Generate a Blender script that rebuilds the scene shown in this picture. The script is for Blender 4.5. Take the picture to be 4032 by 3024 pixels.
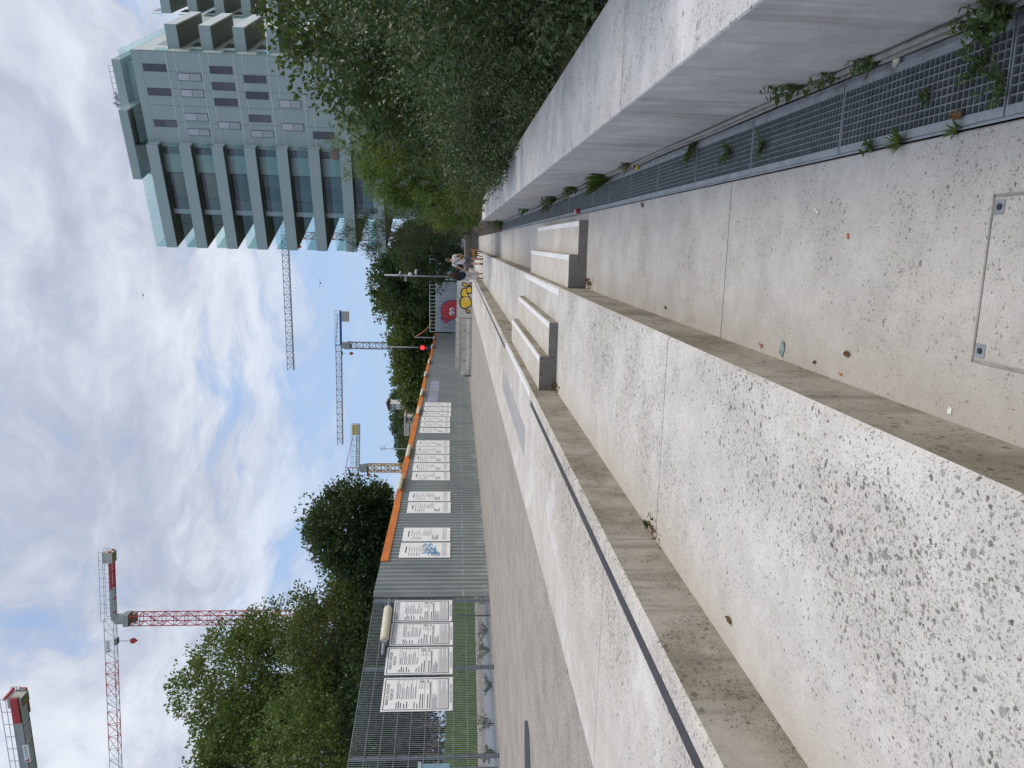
import bpy, math, random
import numpy as np
from mathutils import Vector, Matrix

# ------------------------------------------------------------------ scene, camera, sky, sun, exposure
for o in list(bpy.data.objects):
    bpy.data.objects.remove(o)
SC = bpy.context.scene
COL = SC.collection
FPX = 3030.0                       # focal length in pixels of the 4032 px wide photograph
EYE = Vector((0, 0, 1.64))
ROLL, PITCH, YAW = math.radians(0.7), math.radians(4.300), math.radians(10.429)
R0 = Vector((math.cos(YAW), math.sin(YAW), 0))
FW = Vector((-math.sin(YAW) * math.cos(PITCH), math.cos(YAW) * math.cos(PITCH), -math.sin(PITCH)))
U0 = R0.cross(FW)
RT = R0 * math.cos(ROLL) + U0 * math.sin(ROLL)
UP = U0 * math.cos(ROLL) - R0 * math.sin(ROLL)
cam_d = bpy.data.cameras.new('camera')
cam = bpy.data.objects.new('camera', cam_d)
COL.objects.link(cam)
cam_d.sensor_width = 36
cam_d.lens = 36 * FPX / 4032
cam_d.clip_start = 0.05
cam_d.clip_end = 6000
# the phone was held upright but the picture lies on its side: picture right = down, picture top = right
cx_, cy_, cz_ = -UP, RT, -FW
cam.matrix_world = Matrix(((cx_.x, cy_.x, cz_.x, EYE.x), (cx_.y, cy_.y, cz_.y, EYE.y), (cx_.z, cy_.z, cz_.z, EYE.z), (0, 0, 0, 1)))
SC.camera = cam
SC.render.resolution_x = 1024
SC.render.resolution_y = 768
SC.view_settings.view_transform = 'Standard'
SC.view_settings.look = 'None'
SC.view_settings.gamma = 1
SC.view_settings.use_curve_mapping = False
SC.view_settings.exposure = 0.32
SUN_EL, SUN_AZ = 52, 78           # azimuth clockwise from +Y (the way the terraces run)
wd = bpy.data.worlds.new('World')
SC.world = wd
wd.use_nodes = True
sun_d = bpy.data.lights.new('sun', 'SUN')
sun_d.energy = 1.5
sun_d.angle = math.radians(30)
sun_d.color = (1, 0.90, 0.76)
sun = bpy.data.objects.new('sun', sun_d)
COL.objects.link(sun)
sd = Vector((math.sin(math.radians(SUN_AZ)) * math.cos(math.radians(SUN_EL)), math.cos(math.radians(SUN_AZ)) * math.cos(math.radians(SUN_EL)), math.sin(math.radians(SUN_EL))))
sun.rotation_euler = sd.to_track_quat('Z', 'Y').to_euler()
sun.location = sd * 100


class NT:
    """short hand for node trees"""
    def __init__(s, tree):
        s.t = tree
        tree.nodes.clear()

    def n(s, typ, ins=None, **props):
        nd = s.t.nodes.new(typ)
        for k, v in props.items():
            setattr(nd, k, v)
        for k, v in (ins or {}).items():
            s.set(nd.inputs[k], v)
        return nd

    def set(s, sock, v):
        if hasattr(v, 'is_linked') or hasattr(v, 'links'):
            s.t.links.new(v, sock)
        elif isinstance(v, bpy.types.Node):
            s.t.links.new(v.outputs[0], sock)
        else:
            if isinstance(v, tuple) and len(v) == 3 and sock.type == 'RGBA':
                v = v + (1,)
            sock.default_value = v

    def math(s, op, a, b=0.0, c=None, clamp=False):
        d = {0: a, 1: b}
        if c is not None:
            d[2] = c
        return s.n('ShaderNodeMath', d, operation=op, use_clamp=clamp).outputs[0]

    def mix(s, f, a, b, bt='MIX'):
        nd = s.n('ShaderNodeMix', data_type='RGBA', blend_type=bt)
        s.set(nd.inputs[0], f)
        s.set(nd.inputs[6], a)
        s.set(nd.inputs[7], b)
        return nd.outputs[2]

    def mapr(s, v, a, b, c=0.0, d=1.0, interp='SMOOTHSTEP'):
        return s.n('ShaderNodeMapRange', {0: v, 1: a, 2: b, 3: c, 4: d}, interpolation_type=interp).outputs[0]

    def noise(s, vec, scale, detail=4, rough=.55, dist=0.0, col=False):
        nd = s.n('ShaderNodeTexNoise', {'Scale': scale, 'Detail': detail, 'Roughness': rough, 'Distortion': dist})
        if vec is not None:
            s.set(nd.inputs['Vector'], vec)
        return nd.outputs[1 if col else 0]

    def vmath(s, op, a, b=None, scale=None):
        nd = s.n('ShaderNodeVectorMath', operation=op)
        s.set(nd.inputs[0], a)
        if b is not None:
            s.set(nd.inputs[1], b)
        if scale is not None:
            s.set(nd.inputs['Scale'], scale)
        return nd.outputs[0]


def build_world():
    w = NT(wd.node_tree)
    sky = w.n('ShaderNodeTexSky', sky_type='NISHITA', sun_disc=False, sun_elevation=math.radians(SUN_EL),
              sun_rotation=math.radians(SUN_AZ), air_density=1.0, dust_density=2.0, ozone_density=1.5)
    tc = w.n('ShaderNodeTexCoord').outputs['Generated']
    sep = w.n('ShaderNodeSeparateXYZ', {0: tc})
    zz = w.math('MAXIMUM', sep.outputs[2], 0.0)
    den = w.math('ADD', zz, 0.34)
    px = w.math('DIVIDE', sep.outputs[0], den)
    py = w.math('DIVIDE', sep.outputs[1], den)
    p = w.n('ShaderNodeCombineXYZ', {0: px, 1: py, 2: 3.7}).outputs[0]
    warp = w.noise(p, 1.8, 3, col=True)
    pw = w.vmath('ADD', p, w.vmath('SCALE', w.vmath('SUBTRACT', warp, (.5, .5, .5)), scale=.45))
    big = w.noise(pw, 1.25, 4, .5)
    med = w.noise(pw, 4.6, 9, .60, .3)
    fine = w.noise(pw, 13.0, 6, .62)
    cov = w.math('ADD', w.math('ADD', w.math('MULTIPLY', big, .50), w.math('MULTIPLY', med, .50)), w.math('MULTIPLY', fine, .11))
    mask = w.mapr(cov, .455, .575)
    low = w.mapr(sep.outputs[2], .10, .30)
    mask = w.math('MULTIPLY', mask, w.math('ADD', w.math('MULTIPLY', low, .75), .25))
    shade = w.mapr(w.math('ADD', w.math('MULTIPLY', w.noise(pw, 2.1, 5, .55), .50), w.math('ADD', w.math('MULTIPLY', med, .32), w.math('MULTIPLY', fine, .18))), .38, .62)
    cloud = w.mix(shade, (3.55, 3.95, 4.95), (6.3, 6.65, 7.3))
    veil = w.mix(w.math('MULTIPLY', w.mapr(sep.outputs[2], -.02, .5, .68, .60), 1.0), sky.outputs[0], (3.6, 5.1, 7.7))
    c = w.mix(mask, veil, cloud)
    bg = w.n('ShaderNodeBackground', {0: c, 1: 0.105})
    w.n('ShaderNodeOutputWorld', {0: bg.outputs[0]})


build_world()


# ------------------------------------------------------------------ pixel of the photograph -> place in the world
def ray(x, y):
    return FW + RT * ((1512 - y) / FPX) + UP * ((2016 - x) / FPX)


def on_z(x, y, z):
    d = ray(x, y)
    return EYE + d * ((z - EYE.z) / d.z)


def on_y(x, y, Y):
    d = ray(x, y)
    return EYE + d * (Y / d.y)


def on_plane(x, y, p, n):
    d = ray(x, y)
    return EYE + d * ((Vector(p) - EYE).dot(n) / d.dot(n))


# ------------------------------------------------------------------ materials
def new_mat(name):
    m = bpy.data.materials.new(name)
    m.use_nodes = True
    return m, NT(m.node_tree)


def finish(t, col, rough=.7, metal=0.0, bump=None, bstr=.3, bdist=.01, spec=.4, **kw):
    ins = {'Base Color': col, 'Roughness': rough, 'Metallic': metal, 'Specular IOR Level': spec}
    ins.update(kw)
    p = t.n('ShaderNodeBsdfPrincipled', ins)
    if bump is not None:
        b = t.n('ShaderNodeBump', {'Strength': bstr, 'Distance': bdist, 'Height': bump})
        t.set(p.inputs['Normal'], b.outputs[0])
    t.n('ShaderNodeOutputMaterial', {0: p.outputs[0]})
    return p


def plain(name, col, rough=.6, metal=0.0, var=.18, scale=3.0, bstr=.15, spec=.4):
    """painted or cast stuff with uneven dirt"""
    m, t = new_mat(name)
    pos = t.n('ShaderNodeNewGeometry').outputs['Position']
    n1 = t.noise(pos, scale, 6, .65)
    n2 = t.noise(pos, scale * 9, 3, .6)
    f = t.math('ADD', t.math('MULTIPLY', n1, .7), t.math('MULTIPLY', n2, .3))
    f = t.mapr(f, .3, .7)
    dark = tuple(c * (1 - var) for c in col)
    lite = tuple(min(1, c * (1 + var * .6)) for c in col)
    c = t.mix(f, dark, lite)
    finish(t, c, t.mapr(n1, .2, .8, max(.02, rough - .1), min(1, rough + .1)), metal, n2, bstr, .01, spec)
    return m


def concrete(name, base, spot=(.07, .064, .055), amount=.5, scale=34, stain=(.5, .46, .38), stain_amt=.4, streak=0.0, white=0.0, grime_scale=.6, edge_dirt=None, foot=None):
    """precast concrete with lichen spots, stains and rain streaks; position in metres"""
    m, t = new_mat(name)
    pos = t.n('ShaderNodeNewGeometry').outputs['Position']
    wob = t.vmath('SCALE', t.vmath('SUBTRACT', t.noise(pos, 75, 4, .7, col=True), (.5, .5, .5)), scale=.030)
    pw = t.vmath('ADD', pos, wob)
    patch = t.noise(pos, grime_scale, 5, .6)
    patch2 = t.noise(pos, grime_scale * 3.3, 6, .65)
    grain = t.noise(pos, 150, 3, .8)
    mid = t.noise(pos, 22, 5, .65)
    dens = t.mapr(t.math('ADD', t.math('MULTIPLY', patch, .55), t.math('MULTIPLY', patch2, .45)), .36, .62, .42, 1.12)
    if edge_dirt:                  # spots grow thicker on a strip along X (ax, bx)
        sx = t.n('ShaderNodeSeparateXYZ', {0: pos}).outputs[0]
        dens = t.math('MULTIPLY', dens, t.mapr(sx, edge_dirt[0], edge_dirt[1], .62, 1.08))
    c = t.mix(t.mapr(patch2, .35, .7), base, tuple(b * .82 for b in base))
    c = t.mix(t.math('MULTIPLY', t.mapr(mid, .35, .7), .35), c, tuple(b * .72 for b in base))
    c = t.mix(t.math('MULTIPLY', t.mapr(patch, .42, .68), stain_amt), c, tuple(b * s * 1.35 for b, s in zip(base, stain)))
    mott = t.noise(pos, 6.5, 7, .72)
    c = t.mix(t.mapr(mott, .40, .70, 0, .42), c, tuple(b * .66 for b in base))
    if white:
        wv = t.noise(pos, 1.3, 5, .62, .6)
        c = t.mix(t.math('MULTIPLY', t.mapr(wv, .54, .66), white), c, (.82, .81, .79))
    for sc, k, w8 in ((scale, .42, .95), (scale * 2.6, .50, .85), (scale * .42, .34, .85)):
        v = t.n('ShaderNodeTexVoronoi', {'Vector': pw, 'Scale': sc, 'Randomness': 1.0}, feature='F1')
        sepc = t.n('ShaderNodeSeparateColor', {0: v.outputs['Color']})
        th = t.math('MULTIPLY', t.math('POWER', sepc.outputs[0], 2.5 if sc != scale * .42 else 9.0), t.math('MULTIPLY', dens, k * (amount * 1.6 if amount < 1 else 1.6)))
        s = t.math('SUBTRACT', th, v.outputs['Distance'])
        s = t.mapr(s, -.02, .10)
        s = t.math('MULTIPLY', s, t.mapr(sepc.outputs[1], 0, 1, .5 * w8, w8, 'LINEAR'))
        sc2 = t.mix(sepc.outputs[2], spot, tuple(q * 2.4 for q in spot))
        c = t.mix(s, c, sc2)
    pit = t.math('MULTIPLY', t.mapr(t.noise(pos, scale * 1.1, 6, .78), .585, .70), t.mapr(dens, .4, 1.1, .15, .85))
    c = t.mix(t.math('MULTIPLY', pit, min(1.0, amount)), c, tuple(q * 1.5 for q in spot))
    if foot:                       # dirt washed against the foot of the next riser
        fx = t.n('ShaderNodeSeparateXYZ', {0: pos}).outputs[0]
        fd = t.math('MULTIPLY', t.mapr(fx, foot[0], foot[1], 1.0, 0.0), t.mapr(patch2, .25, .6, .35, 1.0))
        c = t.mix(t.math('MULTIPLY', fd, .5), c, tuple(b * q for b, q in zip(base, (.76, .71, .62))))
    if streak:
        st = t.n('ShaderNodeMapping', {'Vector': pos, 'Scale': (7, 7, .55)})
        sn = t.noise(st.outputs[0], 1.0, 5, .65)
        c = t.mix(t.math('MULTIPLY', t.mapr(sn, .48, .70), streak), c, tuple(b * .34 for b in base))
    c = t.mix(t.mapr(grain, .35, .75, 0, .5), c, tuple(b * .5 for b in base))
    h = t.math('ADD', t.math('MULTIPLY', grain, .5), t.math('MULTIPLY', mid, .5))
    finish(t, c, .88, 0, h, .35, .006, .25)
    return m


def glass(name, col, rough=.06, alpha=1.0, trans=0.0):
    m, t = new_mat(name)
    pos = t.n('ShaderNodeNewGeometry').outputs['Position']
    n1 = t.noise(pos, .35, 3)
    oi = t.n('ShaderNodeObjectInfo').outputs['Random']
    c = t.mix(n1, tuple(q * .7 for q in col), col)
    c = t.mix(t.math('MULTIPLY', t.math('POWER', oi, 2.0), .5), c, (.22, .22, .235))
    finish(t, c, rough, 0, n1, .05, .02, .6, **{'Transmission Weight': trans, 'Alpha': alpha})
    return m


def leaf_mat(name, a, b, c_, rough=.5, trans=.25):
    m, t = new_mat(name)
    g = t.n('ShaderNodeNewGeometry')
    rnd = g.outputs['Random Per Island']
    n1 = t.noise(g.outputs['Position'], 1.6, 3)
    col = t.mix(t.math('POWER', rnd, 2.2), a, b)
    col = t.mix(t.mapr(n1, .35, .7), col, c_)
    d = t.n('ShaderNodeBsdfPrincipled', {'Base Color': col, 'Roughness': rough, 'Specular IOR Level': .35})
    tr = t.n('ShaderNodeBsdfTranslucent', {0: t.mix(.5, col, (.25, .32, .05))})
    ms = t.n('ShaderNodeMixShader', {0: trans, 1: d.outputs[0], 2: tr.outputs[0]})
    t.n('ShaderNodeOutputMaterial', {0: ms.outputs[0]})
    return m


def emit(name, col, s):
    m, t = new_mat(name)
    finish(t, col, .4, **{'Emission Color': col + (1,), 'Emission Strength': s})
    return m


M = {}
XBC_, XAB_ = -1.86, -.545
M['floor'] = concrete('channel_concrete', (.62, .60, .57), amount=.80, scale=72, stain_amt=.25, grime_scale=.7, foot=(XAB_, XAB_ + .45))
M['tread'] = concrete('terrace_concrete', (.75, .725, .69), amount=1.05, scale=58, spot=(.05, .045, .036), stain_amt=.30, white=.35, grime_scale=.55, edge_dirt=(-1.95, -1.0), foot=(XBC_, XBC_ + .42))
M['upper'] = concrete('upper_terrace_concrete', (.73, .69, .64), amount=1.0, scale=52, stain_amt=.35, white=.6, grime_scale=.45, edge_dirt=(-3.0, -2.3))
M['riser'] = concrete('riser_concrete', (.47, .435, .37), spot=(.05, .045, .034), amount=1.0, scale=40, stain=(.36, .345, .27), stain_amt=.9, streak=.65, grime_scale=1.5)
M['wall'] = concrete('wall_concrete', (.64, .62, .60), amount=.34, scale=26, stain=(.42, .42, .42), stain_amt=.75, streak=.55, grime_scale=1.2)
M['coping'] = concrete('coping_concrete', (.72, .71, .70), spot=(.13, .135, .14), amount=1.25, scale=48, stain=(.52, .52, .54), stain_amt=.6, white=.55, grime_scale=1.1)
M['step'] = concrete('step_concrete', (.72, .68, .62), amount=.20, scale=40, stain_amt=.5, grime_scale=1.4)
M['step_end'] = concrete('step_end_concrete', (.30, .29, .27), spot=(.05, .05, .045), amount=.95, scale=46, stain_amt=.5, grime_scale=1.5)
M['barrier'] = concrete('barrier_concrete', (.74, .72, .66), amount=.35, scale=10, stain=(.4, .4, .3), stain_amt=.6, streak=.5, grime_scale=1.6)
M['asphalt'] = None
M['paint'] = plain('white_nosing_paint', (.80, .80, .80), .6, var=.10, scale=6)
M['strip'] = plain('dark_inlay', (.055, .055, .062), .7, var=.35, scale=5)
M['stud'] = plain('grey_tactile', (.42, .42, .41), .7, var=.2, scale=5)
M['galv'] = plain('galvanised_steel', (.36, .385, .41), .5, .55, var=.3, scale=9)
M['galv_dk'] = plain('dull_galvanised_bars', (.23, .255, .27), .55, .15, var=.3, scale=12)
M['cable'] = plain('grey_cable', (.30, .29, .27), .7, var=.3, scale=8)
M['pit'] = plain('drain_bed', (.03, .03, .028), .95, var=.5, scale=14, bstr=.6)
M['hoard'] = plain('grey_corrugated_sheet', (.255, .285, .285), .45, .15, var=.22, scale=1.1)
M['hoard2'] = plain('light_corrugated_sheet', (.43, .47, .50), .45, .15, var=.25, scale=1.0)
M['orange'] = plain('orange_paint', (.66, .20, .045), .6, var=.2, scale=1.0)
M['cream'] = plain('cream_foam', (.66, .62, .48), .7, var=.15, scale=4)
M['board'] = plain('white_board', (.88, .88, .87), .5, var=.05, scale=2)
M['sheet'] = plain('bluish_sheet', (.42, .42, .60), .5, var=.12, scale=2)
M['ink'] = plain('black_ink', (.025, .025, .028), .6, var=.1)
M['ink2'] = plain('grey_ink', (.25, .25, .27), .6, var=.1)
M['blue_spray'] = plain('blue_spray', (.12, .36, .66), .6, var=.2)
M['yellow_spray'] = plain('yellow_spray', (.80, .52, .045), .6, var=.12, scale=3)
M['red_spray'] = plain('red_spray', (.62, .08, .085), .6, var=.15, scale=3)
M['navy_spray'] = plain('navy_spray', (.06, .07, .24), .6, var=.15)
M['wire'] = plain('galvanised_wire', (.36, .39, .41), .5, .3, var=.25, scale=6)
M['post'] = plain('grey_post', (.19, .205, .225), .5, .3, var=.25, scale=4)
M['bark'] = plain('bark', (.075, .06, .045), .9, var=.45, scale=7, bstr=.8)
M['soil'] = plain('soil', (.10, .08, .06), .95, var=.5, scale=4, bstr=.6)
M['kerb'] = plain('pale_kerb', (.52, .49, .45), .85, var=.2, scale=3)
M['slab'] = plain('blue_grey_slab', (.27, .29, .33), .7, var=.18, scale=1.4)
M['gravel'] = plain('brown_gravel', (.27, .24, .21), .95, var=.35, scale=9, bstr=.6)
M['sand'] = plain('sandy_bank', (.42, .34, .20), .95, var=.35, scale=3, bstr=.6)
M['panel'] = plain('grey_green_facade', (.37, .445, .425), .35, .1, var=.06, scale=.5, bstr=.02)
M['panel_lt'] = plain('pale_facade', (.66, .70, .66), .35, .05, var=.08, scale=.4, bstr=.02)
M['joint'] = plain('pale_joint', (.72, .76, .77), .5, var=.05)
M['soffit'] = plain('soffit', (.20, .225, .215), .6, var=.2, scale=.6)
M['shutter'] = plain('lilac_shutter', (.56, .56, .60), .5, var=.06)
M['shutter2'] = plain('grey_shutter', (.42, .47, .475), .5, var=.06)
M['winglass'] = glass('dark_window_glass', (.075, .072, .085), .12)
M['bigglass'] = glass('dark_balcony_glass', (.05, .06, .07), .08)
M['frame'] = plain('window_frame', (.10, .11, .12), .5, var=.1)
M['rail'] = None
M['white_metal'] = plain('white_metal', (.70, .72, .74), .5, .1, var=.15, scale=2)
M['crane_red'] = plain('crane_red', (.50, .045, .05), .5, .1, var=.25, scale=1)
M['crane_white'] = plain('crane_white', (.62, .66, .66), .5, .1, var=.2, scale=1)
M['crane_grey'] = plain('crane_grey', (.36, .38, .36), .55, .1, var=.25, scale=1)
M['crane_blue'] = plain('crane_blue', (.05, .12, .34), .5, .1, var=.2, scale=1)
M['crane_yellow'] = plain('crane_yellow', (.56, .33, .06), .5, .1, var=.2, scale=1)
M['crane_pale'] = plain('crane_pale_lattice', (.36, .35, .38), .5, .1, var=.25, scale=1)
M['lemon'] = plain('yellow_ballast', (.70, .56, .08), .6, var=.15)
M['ballast'] = plain('concrete_ballast', (.52, .50, .44), .8, var=.2, scale=1)
M['dark'] = plain('dark_plastic', (.03, .03, .034), .5, var=.3)
M['skin'] = plain('skin', (.52, .29, .20), .55, var=.08, scale=8)
M['tee'] = plain('white_cotton', (.66, .64, .66), .9, var=.12, scale=9)
M['shorts'] = plain('grey_cotton', (.13, .145, .16), .9, var=.2, scale=9)
M['jacket'] = plain('navy_wool', (.022, .024, .036), .9, var=.3, scale=9)
M['trouser'] = plain('ecru_linen', (.56, .52, .49), .9, var=.12, scale=9)
M['hair_g'] = plain('greying_hair', (.13, .115, .10), .8, var=.5, scale=40, bstr=.6)
M['hair_r'] = plain('auburn_hair', (.055, .02, .013), .7, var=.6, scale=30, bstr=.6)
M['leather'] = plain('tan_leather', (.26, .13, .045), .6, var=.3, scale=10)
M['shoe'] = plain('red_shoe', (.26, .05, .06), .7, var=.3, scale=20)
M['sandal'] = plain('dark_sandal', (.04, .035, .03), .7, var=.3, scale=20)
M['fur'] = plain('brown_fur', (.22, .11, .04), .9, var=.5, scale=14, bstr=.5)
M['dead'] = leaf_mat('dead_leaf', (.16, .08, .03), (.26, .13, .04), (.09, .05, .025), .8, .1)
M['yellow_pack'] = plain('yellow_wrapper', (.75, .52, .04), .4, var=.15, scale=20)
M['stone'] = concrete('stone_wall', (.28, .25, .20), amount=.5, scale=9, grime_scale=2)
M['house_w'] = plain('white_render', (.66, .64, .62), .85, var=.08)
M['house_b'] = plain('beige_render', (.62, .55, .46), .85, var=.08)
M['roof'] = plain('brown_roof', (.22, .12, .09), .85, var=.2)
M['lightblue'] = plain('light_blue_sheet', (.28, .52, .66), .5, var=.1)
M['green_net'] = plain('green_wire', (.05, .12, .11), .7, var=.2)
M['bluegrey'] = plain('blue_grey_sheet', (.17, .20, .25), .5, .1, var=.2, scale=2)
M['twig'] = plain('dry_twig', (.17, .12, .085), .9, var=.3, scale=8)

m, t = new_mat('asphalt_path')
pos = t.n('ShaderNodeNewGeometry').outputs['Position']
g1 = t.n('ShaderNodeTexVoronoi', {'Vector': pos, 'Scale': 75.0}).outputs['Color']
gs = t.n('ShaderNodeSeparateColor', {0: g1}).outputs[0]
pn = t.noise(pos, 1.7, 8, .72)
st_ = t.n('ShaderNodeMapping', {'Vector': pos, 'Scale': (2.2, .25, 1)})
pl = t.noise(st_.outputs[0], 1.0, 5, .6)
c = t.mix(t.mapr(pn, .35, .65), (.28, .255, .23), (.39, .355, .315))
c = t.mix(t.mapr(pl, .45, .7, 0, .5), c, (.44, .39, .33))
c = t.mix(t.mapr(gs, .6, 1, 0, .55, 'LINEAR'), c, (.55, .52, .48))
c = t.mix(t.mapr(gs, .32, 0, 0, .6, 'LINEAR'), c, (.18, .17, .16))
finish(t, c, .92, 0, gs, .5, .006, .2)
M['asphalt'] = m
m, t = new_mat('balcony_glass')
lw = t.n('ShaderNodeLayerWeight', {0: .25}).outputs['Facing']
gl = t.n('ShaderNodeBsdfGlossy', {0: (.80, .95, .93), 1: .04})
tr = t.n('ShaderNodeBsdfTransparent', {0: (.80, .90, .88)})
ms = t.n('ShaderNodeMixShader', {0: t.mapr(lw, 0, 1, .05, .42), 1: tr.outputs[0], 2: gl.outputs[0]})
t.n('ShaderNodeOutputMaterial', {0: ms.outputs[0]})
M['rail'] = m
m, t = new_mat('ground_cover')
pos = t.n('ShaderNodeNewGeometry').outputs['Position']
c = t.mix(t.mapr(t.noise(pos, .12, 6), .35, .65), (.05, .075, .022), (.12, .105, .06))
finish(t, c, .95, 0, t.noise(pos, 6, 5), .6, .05, .2)
M['ground'] = m
L_OAK = leaf_mat('oak_leaf', (.034, .070, .018), (.090, .130, .032), (.026, .060, .024))
L_SHRUB = leaf_mat('silvery_shrub_leaf', (.022, .054, .013), (.20, .235, .105), (.032, .072, .018), .38, .10)
L_FEATHER = leaf_mat('feathery_leaf', (.12, .18, .035), (.18, .24, .06), (.085, .145, .032))
L_LEFT = leaf_mat('plane_leaf', (.085, .145, .034), (.23, .265, .075), (.12, .165, .042))
L_RUST = leaf_mat('rusty_green_leaf', (.07, .098, .028), (.19, .16, .055), (.06, .10, .03))
L_DARK = leaf_mat('dark_leaf', (.028, .062, .024), (.052, .092, .032), (.03, .06, .028))
L_FAR = leaf_mat('far_leaf', (.075, .125, .032), (.17, .21, .06), (.05, .085, .03))
L_HILL = leaf_mat('hill_leaf', (.024, .050, .024), (.04, .068, .03), (.022, .042, .024))
L_PINE = leaf_mat('pine_needle', (.014, .035, .018), (.026, .050, .024), (.016, .034, .018))
L_WEED = leaf_mat('weed_leaf', (.055, .115, .028), (.15, .21, .07), (.09, .12, .045))
L_GRASS = leaf_mat('grass_blade', (.10, .19, .03), (.17, .25, .055), (.13, .18, .05))
L_STRAW = leaf_mat('straw', (.22, .17, .08), (.14, .13, .05), (.12, .09, .04))

# ------------------------------------------------------------------ mesh building
ORG = {}


def world_org(o):
    return ORG[o.name] if o is not None else Vector((0, 0, 0))


class MB:
    def __init__(s):
        s.v, s.f, s.m = [], [], []
        s.cur = 0

    def add(s, vs, fs):
        b = len(s.v)
        s.v += [tuple(v) for v in vs]
        s.f += [tuple(i + b for i in f) for f in fs]
        s.m += [s.cur] * len(fs)
        return s

    def box(s, a, b):
        x0, y0, z0 = a
        x1, y1, z1 = b
        return s.add([(x0, y0, z0), (x1, y0, z0), (x1, y1, z0), (x0, y1, z0), (x0, y0, z1), (x1, y0, z1), (x1, y1, z1), (x0, y1, z1)],
                     [(0, 3, 2, 1), (4, 5, 6, 7), (0, 1, 5, 4), (1, 2, 6, 5), (2, 3, 7, 6), (3, 0, 4, 7)])

    def obox(s, o, ax, ay, az):
        """box from corner o along three edge vectors"""
        o, ax, ay, az = Vector(o), Vector(ax), Vector(ay), Vector(az)
        if ax.cross(ay).dot(az) < 0:
            ax, ay = ay, ax
        return s.add([o, o + ax, o + ax + ay, o + ay, o + az, o + ax + az, o + ax + ay + az, o + ay + az],
                     [(0, 3, 2, 1), (4, 5, 6, 7), (0, 1, 5, 4), (1, 2, 6, 5), (2, 3, 7, 6), (3, 0, 4, 7)])

    def bar(s, p, q, w, h=None, up=(0, 0, 1)):
        p, q = Vector(p), Vector(q)
        d = (q - p)
        if d.length < 1e-6:
            return s
        d.normalize()
        u = Vector(up)
        if abs(d.dot(u)) > .98:
            u = Vector((1, 0, 0))
        a = d.cross(u).normalized()
        b = a.cross(d)
        h = h or w
        return s.obox(p - a * w / 2 - b * h / 2, a * w, b * h, q - p)

    def tube(s, pts, rad, n=6, cap=True):
        pts = [Vector(p) for p in pts]
        rad = rad if hasattr(rad, '__len__') else [rad] * len(pts)
        vs, fs = [], []
        ref = Vector((.31, .17, .93))
        for i, p in enumerate(pts):
            d = (pts[min(i + 1, len(pts) - 1)] - pts[max(i - 1, 0)]).normalized()
            a = d.cross(ref if abs(d.dot(ref)) < .95 else Vector((1, 0, 0))).normalized()
            b = d.cross(a)
            for k in range(n):
                an = 2 * math.pi * k / n
                vs.append(p + (a * math.cos(an) + b * math.sin(an)) * rad[i])
        for i in range(len(pts) - 1):
            for k in range(n):
                k2 = (k + 1) % n
                fs.append((i * n + k, i * n + k2, (i + 1) * n + k2, (i + 1) * n + k))
        if cap:
            fs.append(tuple(range(n))[::-1])
            fs.append(tuple((len(pts) - 1) * n + k for k in range(n)))
        return s.add(vs, fs)

    def ball(s, c, r, n=10, k=7):
        c = Vector(c)
        r = Vector(r) if hasattr(r, '__len__') else Vector((r, r, r))
        vs, fs = [c + Vector((0, 0, r.z))], []
        for i in range(1, k):
            th = math.pi * i / k
            for j in range(n):
                ph = 2 * math.pi * j / n
                vs.append(c + Vector((r.x * math.sin(th) * math.cos(ph), r.y * math.sin(th) * math.sin(ph), r.z * math.cos(th))))
        vs.append(c - Vector((0, 0, r.z)))
        for j in range(n):
            fs.append((0, 1 + j, 1 + (j + 1) % n))
            fs.append((len(vs) - 1, 1 + (k - 2) * n + (j + 1) % n, 1 + (k - 2) * n + j))
        for i in range(k - 2):
            for j in range(n):
                a, b = 1 + i * n + j, 1 + i * n + (j + 1) % n
                fs.append((a, a + n, b + n, b))
        return s.add(vs, fs)

    def prism(s, poly, o, u, v, w):
        """2D polygon (list of (a,b)) in plane o + a*u + b*v, extruded along w"""
        o, u, v, w = Vector(o), Vector(u), Vector(v), Vector(w)
        n = len(poly)
        A = [o + u * a + v * b for a, b in poly]
        vs = A + [p + w for p in A]
        area = sum(poly[i][0] * poly[(i + 1) % n][1] - poly[(i + 1) % n][0] * poly[i][1] for i in range(n))
        flip = (area > 0) == (u.cross(v).dot(w) > 0)
        f1, f2 = tuple(range(n)), tuple(range(n, 2 * n))
        fs = [f1[::-1] if flip else f1, f2 if flip else f2[::-1]]
        for i in range(n):
            j = (i + 1) % n
            q = (i, j, j + n, i + n)
            fs.append(q if flip else q[::-1])
        return s.add(vs, fs)

    def build(s, name, mats, parent=None, org=None, smooth=False, **tags):
        v = np.array(s.v, dtype=float)
        if org is None:
            lo, hi = v.min(0), v.max(0)
            org = Vector(((lo[0] + hi[0]) / 2, (lo[1] + hi[1]) / 2, lo[2]))
        org = Vector(org)
        me = bpy.data.meshes.new(name)
        me.from_pydata((v - np.array(org)).tolist(), [], s.f)
        mats = mats if isinstance(mats, (list, tuple)) else [mats]
        for mm in mats:
            me.materials.append(mm)
        if len(mats) > 1:
            me.polygons.foreach_set('material_index', s.m)
        if smooth:
            me.polygons.foreach_set('use_smooth', [True] * len(me.polygons))
        me.update()
        return place(name, me, parent, org, **tags)


def place(name, me, parent, org, **tags):
    o = bpy.data.objects.new(name, me)
    COL.objects.link(o)
    if parent is not None:
        o.parent = parent
    o.location = Vector(org) - world_org(parent)
    ORG[o.name] = Vector(org)
    tag(o, **tags)
    return o


def tag(o, label=None, cat=None, group=None, kind=None):
    if label: o['label'] = label
    if cat: o['category'] = cat
    if group: o['group'] = group
    if kind: o['kind'] = kind
    return o


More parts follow.
